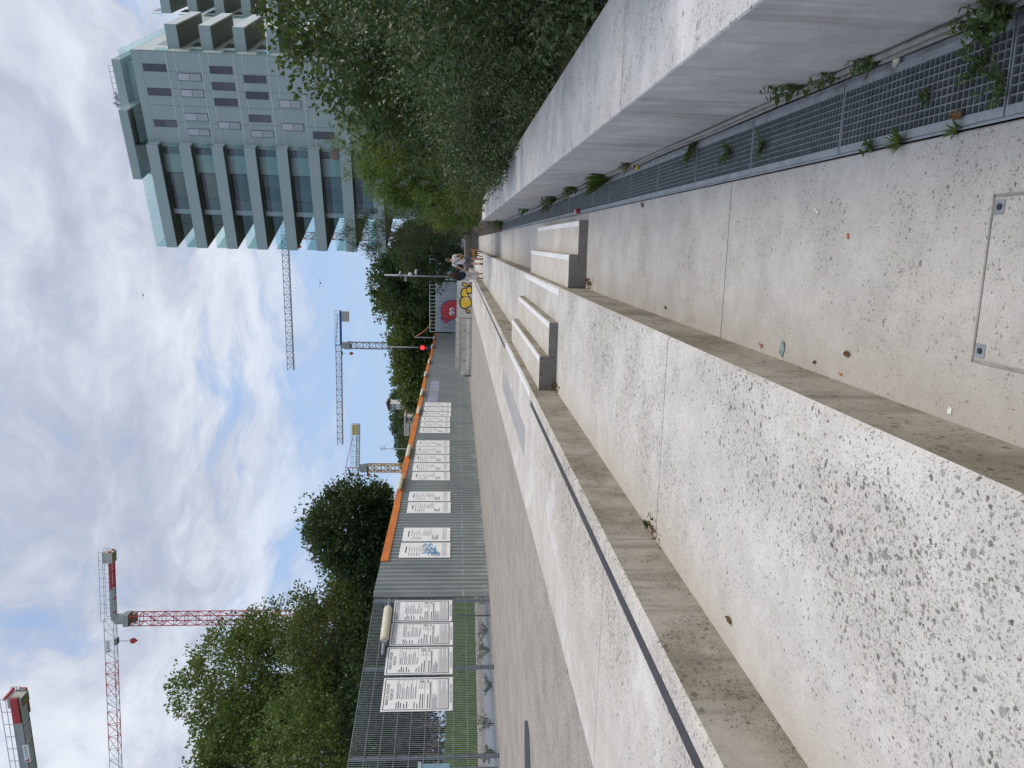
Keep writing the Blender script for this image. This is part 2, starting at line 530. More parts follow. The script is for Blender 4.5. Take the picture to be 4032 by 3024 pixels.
def empty(name, loc, label, cat, group=None):
    o = bpy.data.objects.new(name, None)
    COL.objects.link(o)
    o.location = loc
    o.empty_display_size = .2
    ORG[o.name] = Vector(loc)
    return tag(o, label, cat, group)


def dup(o, off, parent=None):
    """copy of one part, moved by off, sharing its mesh"""
    c = o.copy()
    COL.objects.link(c)
    if parent is not None:
        c.parent = parent
    w = ORG[o.name] + Vector(off)
    ORG[c.name] = w
    c.location = w - world_org(c.parent)
    return c


def mesh_np(name, V, F, mat, parent, org, **tags):
    """V (n,3), F (m,k) numpy arrays -> one mesh object"""
    me = bpy.data.meshes.new(name)
    V = V - np.array(org)
    me.vertices.add(len(V))
    me.vertices.foreach_set('co', V.astype(np.float32).ravel())
    k = F.shape[1]
    me.loops.add(F.size)
    me.loops.foreach_set('vertex_index', F.astype(np.int32).ravel())
    me.polygons.add(len(F))
    me.polygons.foreach_set('loop_start', np.arange(0, F.size, k, dtype=np.int32))
    me.polygons.foreach_set('loop_total', np.full(len(F), k, dtype=np.int32))
    me.materials.append(mat)
    me.update(calc_edges=True)
    return place(name, me, parent, org, **tags)


def unit(a):
    return a / np.maximum(np.linalg.norm(a, axis=1, keepdims=True), 1e-9)


def leaves(P, size, rng, aspect=.5, out=None, droop=.0, upb=.4, three=False):
    """kite-shaped leaves at points P; returns V, F"""
    n = len(P)
    d = rng.normal(size=(n, 3))
    if out is not None:
        d = d * .8 + out * .9
    d[:, 2] -= droop
    d = unit(d)
    nn = rng.normal(size=(n, 3))
    nn[:, 2] += upb * 2
    w = unit(np.cross(d, nn))
    nm = np.cross(w, d)
    L = (size * rng.uniform(.6, 1.25, n))[:, None]
    W = L * aspect * .5
    V = np.stack([P, P + d * L * .45 + w * W + nm * L * .08, P + d * L, P + d * L * .45 - w * W + nm * L * .08], 1).reshape(-1, 3)
    F = np.arange(4 * n).reshape(-1, 4)
    return V, F


def lump(rng, k=14):
    """random smooth bumpiness over directions"""
    dirs = unit(rng.normal(size=(k, 3)))
    amp = rng.uniform(-.34, .34, k)

    def fn(u):
        return 1 + (np.maximum(0, u @ dirs.T) ** 5 * amp).sum(1)
    return fn


def crown_points(rng, c, r, nclump, per, cr, shell=.55, flat=.75):
    fn = lump(rng)
    u = unit(rng.normal(size=(nclump, 3)))
    rad = (shell + (1 - shell) * rng.random(nclump) ** .6) * fn(u)
    cc = np.array(c) + u * rad[:, None] * np.array(r)
    cs = cr * rng.uniform(.6, 1.4, nclump)
    idx = np.repeat(np.arange(nclump), per)
    g = rng.normal(size=(len(idx), 3))
    g *= np.minimum(1, 1.7 / np.maximum(np.linalg.norm(g, axis=1, keepdims=True), 1e-6)) * .5
    g[:, 2] *= flat
    P = cc[idx] + g * cs[idx][:, None]
    out = unit(P - np.array(c))
    return P, out, cc


def tree(name, label, base, height, c_off, r, mat, seed, nclump=260, per=60, cr=.9, leaf=.18, trunk_r=.2, group=None, cat='tree', aspect=.6, shell=.5, lobes=None, droop=.1, nlimb=16, low=0):
    rng = np.random.default_rng(seed)
    base = Vector(base)
    root = empty(name, base, label, cat, group)
    c = np.array(base) + np.array(c_off)
    parts = []
    cen = []
    for (co, rr, fr) in (lobes or [((0, 0, 0), (1, 1, 1), 1.0)]):
        P, out, cc = crown_points(rng, c + np.array(co), np.array(r) * np.array(rr), int(nclump * fr), per, cr, shell)
        parts.append((P, out))
        cen.append(cc)
    P = np.concatenate([p for p, _ in parts])
    out = np.concatenate([o for _, o in parts])
    cen = np.concatenate(cen)
    keep = P[:, 2] > base.z + .15 + low
    f_ = 9.0 / max(r[0], r[2])
    Q = (P - c) * f_
    hole = np.sin(Q[:, 0] * 1.9 + seed) + np.sin(Q[:, 1] * 1.7 + Q[:, 2] * .8) + np.sin(Q[:, 2] * 2.1 + Q[:, 0] * .9 + seed) + .6 * np.sin(Q[:, 1] * 3.7 - Q[:, 2] * 3.1 + Q[:, 0])
    keep &= hole > -1.0 + rng.normal(size=len(P)) * .4
    V, F = leaves(P[keep], leaf, rng, aspect, out[keep], droop)
    mesh_np('crown', V, F, mat, root, tuple(base))
    mb = MB()
    top = Vector(c) + Vector((0, 0, r[2] * .45))
    k = 7
    pts = [base + (top - base) * (i / k) + Vector((math.sin(i * 1.7 + seed) * .05, math.cos(i * 2.3 + seed) * .05, 0)) * height * .12 * (0 < i) for i in range(k + 1)]
    mb.tube(pts, [trunk_r * (1.25 if i == 0 else 1) * (1 - .85 * i / k) for i in range(k + 1)], 8)
    for j in rng.choice(len(cen), min(nlimb, len(cen)), replace=False):
        q = Vector(cen[j])
        i = rng.integers(2, k - 1)
        a = pts[i]
        mid = a.lerp(q, .5) + Vector((0, 0, (q - a).length * .08))
        mb.tube([a, mid, q], [trunk_r * .38 * (1 - .08 * i), trunk_r * .2, trunk_r * .05], 5)
    mb.build('trunk', M['bark'], root)
    return root


FONT = None


def text_mb(mb, s, o, u, v, height, width=None, align='LEFT'):
    """flat lettering laid at o, reading along u, up along v"""
    cu = bpy.data.curves.new('txt', 'FONT')
    cu.body = s
    cu.size = 1
    cu.resolution_u = 2
    ob = bpy.data.objects.new('txt', cu)
    COL.objects.link(ob)
    dg = bpy.context.evaluated_depsgraph_get()
    me = bpy.data.meshes.new_from_object(ob.evaluated_get(dg))
    co = [vv.co.copy() for vv in me.vertices]
    fs = [tuple(p.vertices) for p in me.polygons]
    bpy.data.objects.remove(ob)
    bpy.data.meshes.remove(me)
    if not co:
        return mb
    x0, x1 = min(p.x for p in co), max(p.x for p in co)
    y0, y1 = min(p.y for p in co), max(p.y for p in co)
    sy = height / (y1 - y0)
    sx = (width / (x1 - x0)) if width else sy
    o, u, v = Vector(o), Vector(u), Vector(v)
    sh = {'LEFT': 0, 'CENTER': .5, 'RIGHT': 1}[align] * (x1 - x0) * sx
    return mb.add([o + u * ((p.x - x0) * sx - sh) + v * ((p.y - y0) * sy) for p in co], fs)


# ------------------------------------------------------------------ levels of the place
ZA, ZB, ZC, ZP = 0.0, 0.33, 0.66, 0.648
XG0, XW, XAB, XBC, XCP = 0.40, 0.745, -0.545, -1.86, -3.52
JOINT0, PITCH_S = -5.45, 5.04
YEND = 57.0
joints = [JOINT0 + PITCH_S * i for i in range(13)]


def structure(o):
    o['kind'] = 'structure'
    return o


# ground: one sheet to the horizon with a notch where the terraces and the channel are cut in
mb = MB()
def gq(x0, y0, x1, y1, z=.60):
    mb.add([(x0, y0, z), (x1, y0, z), (x1, y1, z), (x0, y1, z)], [(0, 1, 2, 3)])
gq(XAB - .1, 28, 1.42, 57.2, .05) if False else None; gq(-1500, -60, -10.6, 2500); gq(1.40, -60, 1500, 2500); gq(-10.6, 57.2, 1.40, 2500); gq(-10.6, -60, 1.40, -10.6)
structure(mb.build('ground', M['ground'], org=(0, 0, .6)))
mb = MB()
mb.add([(-10.6, -10.6, ZP), (XCP - .004, -10.6, ZP), (XCP - .004, 60, ZP), (-10.6, 60, ZP)], [(0, 1, 2, 3)])
mb.add([(-10.6, 60, ZP), (3, 60, ZP), (3, 84, ZP), (-10.6, 84, ZP)], [(0, 1, 2, 3)])
structure(mb.build('path', M['asphalt'], org=(-6, 10, ZP)))
# tar patch on the path
mb = MB()
pp = [on_z(2066, 2840, ZP), on_z(2078, 2838, ZP), on_z(2092, 3080, ZP), on_z(2068, 3080, ZP)]
mb.add([(p.x, p.y, ZP + .004) for p in [pp[0], on_z(2072, 2836, ZP), pp[1], on_z(2084, 2880, ZP), pp[2], pp[3], on_z(2066, 2900, ZP)]], [(0, 6, 5, 4, 3, 2, 1)])
structure(mb.build('tar_patch', M['strip']))

# ---- channel floor, terraces: base body plus separate precast slabs with open joints
def slabs(name, slab_name, prof, matfun, mats, cut=()):
    """prof: cross-section polygon (x,z); matfun(normal)->slot"""
    base = MB()
    xs = [p[0] for p in prof]; zs = [p[1] for p in prof]
    base.box((min(xs) + .01, joints[0], min(zs) - .1), (max(xs) - .012, YEND, max(zs) - .03))
    root = structure(base.build(name, M['pit']))
    n = len(prof)
    for i in range(len(joints)):
        y0 = joints[i] + .005
        y1 = (joints[i + 1] if i + 1 < len(joints) else YEND) - .005
        if y1 - y0 < .3:
            continue
        mb = MB()
        mb.prism(prof, (0, y0, 0), (1, 0, 0), (0, 0, 1), (0, y1 - y0, 0))
        me_n = []
        for f in mb.f:
            a, b, c_ = (Vector(mb.v[k]) for k in f[:3])
            me_n.append(matfun((b - a).cross(c_ - a).normalized()))
        mb.m = me_n
        mb.build(slab_name, mats, root)
    return root

ch = .018
slabs('channel_floor', 'floor_slab', [(XAB - .05, -.25), (XG0 - .006, -.25), (XG0 - .006, -.006), (XG0 - .012, 0), (XAB - .05, 0)], lambda n: 0, [M['floor']])
slabs('middle_terrace', 'terrace_slab', [(XBC - .05, -.2), (XAB, -.2), (XAB, ZB - ch), (XAB - ch, ZB), (XBC - .05, ZB)],
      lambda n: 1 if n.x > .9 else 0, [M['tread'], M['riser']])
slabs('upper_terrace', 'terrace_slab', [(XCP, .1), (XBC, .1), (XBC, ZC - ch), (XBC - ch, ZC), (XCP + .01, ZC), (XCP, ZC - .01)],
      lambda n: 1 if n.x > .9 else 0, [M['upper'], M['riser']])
# dark inlaid strip along the upper terrace edge, broken by the stairs
mb = MB()
for y0, y1 in ((-10, 9.6), (14.9, 44)):
    mb.box((-2.045, y0, ZC - .02), (-1.975, y1, ZC + .0035))
o = mb.build('edge_strip', M['strip'], bpy.data.objects['upper_terrace'])
# far end wall closing the channel
root = empty('stone_end_wall', (0, 58, 0), 'low brown stone wall with pale coping across the far end', 'wall')
mb = MB(); mb.box((-2.2, 57.3, -.2), (6, 57.75, .92)); mb.build('wall', M['stone'], root)
mb = MB(); mb.box((-2.25, 57.25, .92), (6, 57.8, 1.02)); mb.build('coping', M['kerb'], root)

# ---- right hand wall with wide coping
root = empty('retaining_wall', (1.1, 10, 0), 'grey concrete retaining wall with broad pale coping under the hedge', 'wall')
yw = [-6.0, -.6, 2.72 - .6, 4.55, 6.98, 10.6, 14.2, 17.8, 21.4, 25.0, 28.0]
yw = [-6.0, -2.1, 1.2, 4.50, 6.95, 11.2, 14.7, 18.2, 21.7, 25.0, 28.0]
for i in range(len(yw) - 1):
    mb = MB()
    prof = [(XW, -.25), (XW, .715), (XW + .006, .722), (1.48, .722), (1.48, -.25)]
    mb.prism(prof, (0, yw[i] + .004, 0), (1, 0, 0), (0, 0, 1), (0, yw[i + 1] - yw[i] - .008, 0))
    mb.m = []
    for f in mb.f:
        a, b, c_ = (Vector(mb.v[k]) for k in f[:3])
        nn = (b - a).cross(c_ - a)
        mb.m.append(1 if nn.normalized().z > .4 else 0)
    mb.build('wall_block', [M['wall'], M['coping']], root)
for x, z, r in ((XW - .016, .05, .012), (XW - .02, .018, .013)):
    mb = MB()
    pts = [(x + .004 * math.sin(k * 1.3), -4 + k * .5, z + .004 * math.sin(k * .9 + x * 40)) for k in range(66)]
    mb.tube(pts, r, 6)
    mb.build('cable', M['cable'], root, smooth=True)

mb = MB(); mb.prism([(XG0, -.2), (XG0, .03), (XG0 + .3, .35), (1.5, .62), (1.5, -.2)], (0, 28.0, 0), (1, 0, 0), (0, 0, 1), (0, 29.2, 0)); structure(mb.build('planted_bank', M['soil']))
# ---- drain channel with steel gratings
root = empty('drain_channel', ((XG0 + XW) / 2, 10, -.2), 'long steel grated drain channel at the foot of the retaining wall', 'drain')
mb = MB(); mb.box((XG0 - .004, -6, -.3), (XW, 28, -.13)); mb.build('drain_bed', M['pit'], root)
mb = MB(); mb.box((XG0, -6, -.12), (XG0 + .006, 28, -.002)); mb.box((XG0, -6, -.03), (XG0 + .036, 28, -.006)); mb.build('edge_angle', M['galv'], root)
mb = MB(); mb.box((XW - .05, -6, -.03), (XW - .03, 28, -.006)); mb.build('edge_angle', M['galv'], root)
gx0, gx1 = XG0 + .012, XW - .052
GL = 1.02
gf = MB()
gf.box((gx0, .004, -.028), (gx0 + .030, GL - .004, .002)); gf.box((gx1 - .030, .004, -.028), (gx1, GL - .004, .002))
gf.box((gx0 + .03, .004, -.028), (gx1 - .03, .010, .001)); gf.box((gx0 + .03, GL - .010, -.028), (gx1 - .03, GL - .004, .001))
gb = MB()
nx = 8
for k in range(1, nx):
    x = gx0 + .03 + (gx1 - gx0 - .06) * k / nx
    gb.box((x - .0021, .01, -.028), (x + .0021, GL - .01, -.001))
ny = 34
for k in range(1, ny):
    y = .01 + (GL - .02) * k / ny
    gb.box((gx0 + .03, y - .0018, -.024), (gx1 - .03, y + .0018, -.0018))
Y0 = 3.33 - GL * 9
first = None
for i in range(34):
    off = (0, Y0 + GL * i, 0)
    if first is None:
        gf.v = [(a, b + Y0, c_) for a, b, c_ in gf.v]
        gb.v = [(a, b + Y0, c_) for a, b, c_ in gb.v]
        p = gf.build('grate_frame', M['galv'], root)
        b_ = gb.build('grate_bars', M['galv_dk'], p, kind='stuff')
        first = (p, b_)
    else:
        p = dup(first[0], (0, GL * i, 0), root)
        b_ = dup(first[1], (0, GL * i, 0), p)

# ---- stair blocks
def stair_block(label, x_lo, x_mid, x_hi, z0, group=None):
    y0, y1 = 9.70, 14.62
    r = empty('stair_block', ((x_lo + x_hi) / 2, y0, z0), label, 'steps')
    mb = MB()
    z1, z2 = z0 + .112, z0 + .222
    prof = [(x_lo, z0 + .001), (x_lo, z1 - .01), (x_lo - .01, z1), (x_mid, z1), (x_mid, z2 - .01), (x_mid - .01, z2), (x_hi + .006, z2), (x_hi + .006, z0 + .001)]
    mb.prism(prof, (0, y0, 0), (1, 0, 0), (0, 0, 1), (0, y1 - y0, 0))
    mb.m = []
    for f in mb.f:
        a, b, c_ = (Vector(mb.v[k]) for k in f[:3])
        nn = (b - a).cross(c_ - a).normalized()
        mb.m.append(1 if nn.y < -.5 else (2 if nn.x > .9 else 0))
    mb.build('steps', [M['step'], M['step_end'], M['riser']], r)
    for xx, zz in ((x_lo, z1), (x_mid, z2)):
        mb = MB(); mb.box((xx - .075, y0 + .01, zz - .004), (xx - .012, y1 - .01, zz + .004)); mb.build('nosing', M['paint'], r)
    return r

stair_block('two concrete steps with white nosings rising from the channel floor', .30, -.125, XAB, ZA)
stair_block('two concrete steps with white nosings between middle and upper terrace', -.985, -1.42, XBC, ZB)
for par, x, z in (('middle_terrace', XAB, ZB), ('upper_terrace', XBC, ZC)):
    mb = MB(); mb.box((x - .10, 9.72, z - .004), (x - .022, 14.6, z + .004)); mb.build('nosing', M['paint'], bpy.data.objects[par])
# tactile paving field with studs
mb = MB(); mb.box((-2.90, 10.3, ZC - .004), (-2.50, 15.3, ZC + .004))
tp = mb.build('tactile_field', M['stud'], bpy.data.objects['upper_terrace'])
mb = MB()
for i in range(7):
    for j in range(84):
        x, y = -2.90 + .03 + i * .0567, 10.33 + j * .0592
        mb.add([(x - .014, y - .014, ZC + .004), (x + .014, y - .014, ZC + .004), (x + .014, y + .014, ZC + .004), (x - .014, y + .014, ZC + .004),
                (x - .008, y - .008, ZC + .010), (x + .008, y - .008, ZC + .010), (x + .008, y + .008, ZC + .010), (x - .008, y + .008, ZC + .010)],
               [(4, 5, 6, 7), (0, 1, 5, 4), (1, 2, 6, 5), (2, 3, 7, 6), (3, 0, 4, 7)])
mb.build('studs', M['stud'], tp, kind='stuff')
# access cover in the floor at the camera's feet
a, b = on_z(3916, 770, 0), on_z(3831, 1419, 0)
root = empty('access_cover', (-.12, 2.1, 0), 'square concrete filled access cover with steel rim in channel floor', 'manhole')
cx0, cx1, cyy = b.x, a.x, (a.y + b.y) / 2
mb = MB()
for q in ((cx0 - .004, cyy - .6, cx0 + .004, cyy), (cx1 - .004, cyy - .6, cx1 + .004, cyy), (cx0 - .004, cyy - .004, cx1 + .004, cyy + .004), (cx0, cyy - .604, cx1, cyy - .596)):
    mb.box((q[0], q[1], -.02), (q[2], q[3], .003))
mb.build('rim', M['cable'], root)
mb = MB(); mb.box((cx0 + .008, cyy - .592, -.02), (cx1 - .008, cyy - .008, .0022)); mb.build('lid', M['floor'], root)
for x in (cx0 + .035, cx1 - .035):
    mb = MB(); mb.box((x - .022, cyy - .055, -.01), (x + .022, cyy - .012, .0045)); pl = mb.build('corner_plate', M['galv'], root)
    mb = MB(); mb.tube([(x, cyy - .034, .003), (x, cyy - .034, .008)], .010, 8); mb.build('bolt', M['dark'], pl)

# ------------------------------------------------------------------ hoarding along the far side of the path
H0, H1 = Vector((-9.10, 18.75, 0)), Vector((-9.35, 78.5, 0))
HD = (H1 - H0).normalized()
HN = Vector((HD.y, -HD.x, 0))          # faces the path
HZ0, HZ1 = .62, 3.60


def on_h(x, y, off=0.0):
    """pixel -> (distance along the hoarding, z)"""
    p = on_plane(x, y, H0 + HN * off, HN)
    return (p - H0).dot(HD), p.z


m, t = new_mat('scuffed_corrugated_sheet')
pos = t.n('ShaderNodeNewGeometry').outputs['Position']
sz = t.n('ShaderNodeSeparateXYZ', {0: pos}).outputs[2]
n1 = t.noise(pos, .7, 6, .65)
st_ = t.n('ShaderNodeMapping', {'Vector': pos, 'Scale': (6, 6, .5)})
n2 = t.noise(st_.outputs[0], 1.0, 5, .7)
c = t.mix(t.mapr(n1, .35, .65), (.225, .25, .245), (.295, .32, .31))
oi = t.n('ShaderNodeObjectInfo').outputs['Random']
c = t.mix(t.mapr(oi, 0, 1, 0, .55, 'LINEAR'), c, (.30, .335, .33))
c = t.mix(t.math('MULTIPLY', t.mapr(n2, .52, .72), .5), c, (.42, .45, .44))
band = t.math('SUBTRACT', 1.0, t.math('MULTIPLY', t.math('ABSOLUTE', t.math('SUBTRACT', sz, t.math('ADD', 1.27, t.math('MULTIPLY', n1, .12)))), 45.0), clamp=True)
c = t.mix(t.math('MULTIPLY', band, t.mapr(t.noise(pos, 2.4, 4, .7), .45, .6)), c, (.62, .65, .64))
lowm = t.math('MULTIPLY', t.mapr(sz, .62, 1.1, 1, 0), t.mapr(t.noise(pos, 2.0, 5, .7), .45, .68))
c = t.mix(t.math('MULTIPLY', lowm, .7), c, (.50, .53, .51))
finish(t, c, .45, .15, n2, .06, .02, .4)
M['hoard'] = m


def corr_profile(w, pitch=.27, dep=.085):
    pts, s = [], 0.0
    k = max(1, round(w / pitch))
    p = w / k
    for i in range(k):
        b = i * p
        pts += [(b, 0), (b + p * .22, 0), (b + p * .40, dep), (b + p * .80, dep), (b + p * .98, 0)]
    pts.append((w, 0))
    return pts


def corr_sheet(o, u, n, w, z0, z1, pitch=.27, dep=.085):
    mb = MB()
    pr = corr_profile(w, pitch, dep)
    vs, fs = [], []
    for a, d in pr:
        q = Vector(o) + Vector(u) * a + Vector(n) * d
        vs += [(q.x, q.y, z0), (q.x, q.y, z1)]
    for i in range(len(pr) - 1):
        fs.append((2 * i, 2 * i + 2, 2 * i + 3, 2 * i + 1))
    return mb.add(vs, fs)


rnd = random.Random(4)
hoarding = empty('hoarding', H0 + HD * 25 + Vector((0, 0, HZ0)), 'long grey corrugated hoarding with an orange strip along its top', 'hoarding')
tot = (H1 - H0).length
s_or = on_h(1496, 2223)[0]
s = 0.0
shared = {}
while s < tot - .1:
    w = s_or if s == 0 else 2.06
    w = min(w, tot - s)
    mb = corr_sheet(H0 + HD * s + HN * (.012 if s == 0 else rnd.uniform(0, .008)), HD, HN, w - .006, HZ0, HZ1 + (.06 if s == 0 else rnd.uniform(-.015, .015)))
    mb.build('corrugated_sheet', M['hoard'], hoarding)
    s += w
for s0 in np.arange(0.3, tot, 3.0):
    mb = MB(); mb.bar(H0 + HD * s0 - HN * .08 + Vector((0, 0, .6)), H0 + HD * s0 - HN * .08 + Vector((0, 0, 3.4)), .1)
    mb.build('post', M['post'], hoarding)
# orange strip in lengths
za, zb = on_h(1526, 2223, .06)[1], on_h(1494, 2223, .06)[1]
cuts = [s_or] + [on_h(v, y, .06)[0] for v, y in ((1560, 1990), (1600, 1830), (1640, 1650), (1665, 1530), (1690, 1420))] + [tot]
for a, b in zip(cuts[:-1], cuts[1:]):
    mb = MB(); mb.obox(H0 + HD * a + HN * .092 + Vector((0, 0, za + rnd.uniform(-.03, .03))), HD * (b - a - .01), HN * .03, Vector((0, 0, zb - za + rnd.uniform(-.02, .02))))
    mb.build('orange_strip', M['orange'], hoarding)
for v, y, hw in ((1578, 1911, 27), (1609, 1786, 22), (1648, 1624, 14), (1661, 1553, 12), (1675, 1481, 9), (1690, 1428, 7.5), (1702, 1369, 6.5), (1709, 1335, 5)):
    s0, z0 = on_h(v, y, .1)
    L = on_h(v - hw * .2, y - hw, .1)[0] - on_h(v + hw * .2, y + hw, .1)[0]
    ctr = H0 + HD * s0 + HN * .24 + Vector((0, 0, min(3.62, max(3.3, z0))))
    mb = MB()
    mb.tube([ctr + HD * (L * k) for k in (-.5, -.46, -.38, .38, .46, .5)], [.03, .07, .085, .085, .07, .03], 10)
    mb.build('lamp_fitting', M['cream'], hoarding, smooth=True)
    mb = MB(); mb.bar(ctr - HD * .42 - HN * .05 - Vector((0, 0, .08)), ctr + HD * .42 - HN * .05 - Vector((0, 0, .08)), .05)
    mb.build('lamp_bracket', M['dark'], hoarding)

ORD = ['first', 'second', 'third', 'fourth', 'fifth', 'sixth', 'seventh', 'eighth', 'ninth', 'tenth', 'eleventh', 'twelfth']


def notice(label, s0, s1, z0, z1, seed, off=.090, bend=.012, cat='notice', group=None):
    r = random.Random(seed)
    o = H0 + HD * s0 + HN * off
    root = empty('notice_board', H0 + HD * (s0 + s1) / 2 + Vector((0, 0, z0)), label, cat, group)
    mb = MB()
    n = 8
    vs, fs = [], []
    for i in range(n + 1):
        q = o + HD * ((s1 - s0) * i / n) + HN * (bend * math.sin(math.pi * i / n) + .004)
        for zz in (z0, z1):
            vs += [q + Vector((0, 0, zz)), q - HN * .006 + Vector((0, 0, zz))]
    for i in range(n):
        b = i * 4
        fs += [(b, b + 4, b + 6, b + 2), (b + 1, b + 3, b + 7, b + 5), (b, b + 1, b + 5, b + 4), (b + 2, b + 6, b + 7, b + 3)]
    fs += [(0, 2, 3, 1), (n * 4, n * 4 + 1, n * 4 + 3, n * 4 + 2)]
    mb.add(vs, fs); mb.build('panel', M['board'], root)
    w, h = s1 - s0, z1 - z0
    tm, tg = MB(), MB()
    lift = off + .004 + bend + .004

    def line(a, b, zz, th, tgt):
        q = H0 + HD * (s0 + w * a) + HN * lift
        tgt.add([q + Vector((0, 0, z1 - h * zz)), q + HD * w * (b - a) + Vector((0, 0, z1 - h * zz)), q + HD * w * (b - a) + Vector((0, 0, z1 - h * zz + th)), q + Vector((0, 0, z1 - h * zz + th))], [(0, 1, 2, 3)])
    line(.30, .70, .13, h * .02, tm)
    for k in range(5):
        line(.10, .10 + r.uniform(.12, .25), .19 + .05 * k, h * .008, tm)
        line(.36, .36 + r.uniform(.2, .5), .19 + .05 * k, h * .008, tg)
    for k in range(8):
        line(.36, .5 + r.uniform(.1, .36), .44 + .022 * k, h * .005, tg)
    for k in range(5):
        line(.10, .2 + r.uniform(.1, .28), .63 + .028 * k, h * .008, tm)
    for k in range(5):
        line(.08, .92, .84 + .02 * k, h * .004, tg)
    tm.build('print', M['ink'], root, kind='stuff'); tg.build('small_print', M['ink2'], root, kind='stuff')
    return root


bd = []
Z4 = lambda x, y: (1400 + x / 2.37, 1700 + y / 2.37)
Z3 = lambda x, y: (1400 + x / 3.687, 1300 + y / 3.687)
for (y0, y1, xt, xb, Z) in ((1045, 1183, 414, 884, Z4), (905, 1030, 443, 883, Z4), (665, 765, 485, 888, Z4), (567, 655, 497, 884, Z4), (383, 460, 527, 881, Z4), (300, 373, 536, 878, Z4),
                            (222, 290, 548, 877, Z4), (147, 213, 560, 877, Z4), (88, 143, 570, 877, Z4), (1430, 1505, 932, 1372, Z3), (1345, 1415, 945, 1372, Z3), (1270, 1335, 955, 1371, Z3),
                            (1197, 1262, 972, 1384, Z3), (1128, 1188, 992, 1386, Z3), (1060, 1118, 1005, 1387, Z3)):
    ym = (y0 + y1) / 2
    sa = on_h(*Z(xb, y1), .06)[0]
    sb = on_h(*Z(xb, y0), .06)[0]
    bd.append((sa, sb, on_h(*Z(xb, ym), .06)[1], on_h(*Z(xt, ym), .06)[1]))
groups = [('pair nearest the mesh fence', 2), ('second pair along the hoarding', 2), ('row of five', 5), ('row of six', 6)]
i = 0
for gname, cnt in groups:
    for k in range(cnt):
        sa, sb, z0, z1 = bd[i]
        lab = 'white printed notice with blue spray tag, nearest on the hoarding' if i == 0 else f'{ORD[k]} white printed notice from the left in the {gname}'
        nb = notice(lab, sa, sb, z0, z1, i)
        if i == 0:
            mb = MB(); r = random.Random(8)
            for (pts) in ([(.2, .36), (.30, .33), (.34, .26), (.26, .24)], [(.15, .44), (.5, .40), (.55, .30), (.2, .31)], [(.3, .50), (.62, .47), (.36, .42), (.66, .38), (.40, .33), (.7, .30)],
                          [(.7, .55), (.9, .50), (.72, .44), (.92, .40), (.75, .36)], [(.25, .58), (.3, .3)], [(.12, .30), (.12, .22), (.28, .22), (.28, .30)]):
                ps = [H0 + HD * (sa + (sb - sa) * a) + HN * .116 + Vector((0, 0, z0 + (z1 - z0) * b)) for a, b in pts]
                for p, q in zip(ps[:-1], ps[1:]):
                    mb.bar(p, q, .03, .004, up=HN)
            mb.build('spray_tag', M['blue_spray'], nb)
        i += 1
# small bluish sheets, further along
sa0, sb0 = on_h(*Z3(1185, 1050), .06)[0], on_h(*Z3(1195, 742), .06)[0]
zt = on_h(*Z3(1055, 1000), .06)[1]; zb_ = on_h(*Z3(1188, 1000), .06)[1]
for k in range(11):
    a = sa0 + (sb0 - sa0) * (k / 11)
    b = a + (sb0 - sa0) / 11 * .78
    root = empty('pasted_sheet', H0 + HD * a + Vector((0, 0, zb_)), f'{ORD[k]} small lilac sheet from the left in the pasted row', 'poster', 'lilac sheets on the hoarding')
    mb = MB(); mb.obox(H0 + HD * a + HN * .088 + Vector((0, 0, zb_)), HD * (b - a), HN * .004, Vector((0, 0, zt - zb_))); mb.build('sheet', M['sheet'], root)
    mb = MB()
    for q in range(4):
        mb.obox(H0 + HD * (a + (b - a) * .15) + HN * .093 + Vector((0, 0, zb_ + (zt - zb_) * (.2 + .18 * q))), HD * (b - a) * .6, HN * .002, Vector((0, 0, .03)))
    mb.build('print', M['ink2'], root, kind='stuff')

# ---- light hoarding closing the end, facing the path
e0 = on_y(1716, 1306, 79.0); e1 = on_y(1716, 1108, 78.2)
ed = Vector((e1.x - e0.x, e1.y - e0.y, 0)); el = ed.length; ed.normalize(); en = Vector((ed.y, -ed.x, 0))
endh = empty('light_hoarding', Vector((e0.x, e0.y, .6)), 'pale blue grey corrugated hoarding closing the far end of the path', 'hoarding')
k = 5
for i in range(k):
    corr_sheet(Vector((e0.x, e0.y, 0)) + ed * (el * i / k), ed, en, el / k - .01, .6, e0.z - .02, .30, .06).build('corrugated_sheet', M['hoard2'], endh)
# white guard rail on top
mb = MB()
for zz in (e0.z + .0, e0.z + .62):
    mb.bar(Vector((e0.x, e0.y, zz)) - en * .05, Vector((e1.x, e1.y, zz)) + ed * 2.6 - en * .05, .07)
mb.build('guard_rail', M['white_metal'], endh)
for i in range(22):
    q = Vector((e0.x, e0.y, e0.z)) + ed * ((el + 2.6) * i / 21) - en * .05
    mb = MB(); mb.bar(q, q + Vector((0, 0, .62)), .05); mb.build('baluster', M['white_metal'], endh)
# red blob with two eyes sprayed on it (follows the corrugation)
def corr_depth(a, w, pitch=.30, dep=.06):
    kk = max(1, round(w / pitch)); p = w / kk; q = (a % p) / p
    return dep if .40 <= q < .80 else (0 if q < .22 or q >= .98 else (dep * (q - .22) / .18 if q < .40 else dep * (.98 - q) / .18))


def spray(name, mat, inside, a0, a1, z0, z1, lift, step=.035):
    mb = MB()
    na, nz = int((a1 - a0) / step), int((z1 - z0) / step)
    for i in range(na):
        for j in range(nz):
            a, z = a0 + step * (i + .5), z0 + step * (j + .5)
            if inside(a, z):
                vs = []
                for da, dz in ((-.5, -.5), (.5, -.5), (.5, .5), (-.5, .5)):
                    aa = a + da * step
                    q = Vector((e0.x, e0.y, 0)) + ed * aa + en * (corr_depth(aa % (el / k), el / k - .01) + lift)
                    vs.append((q.x, q.y, z + dz * step))
                mb.add(vs, [(0, 1, 2, 3)])
    return mb.build(name, mat, endh)


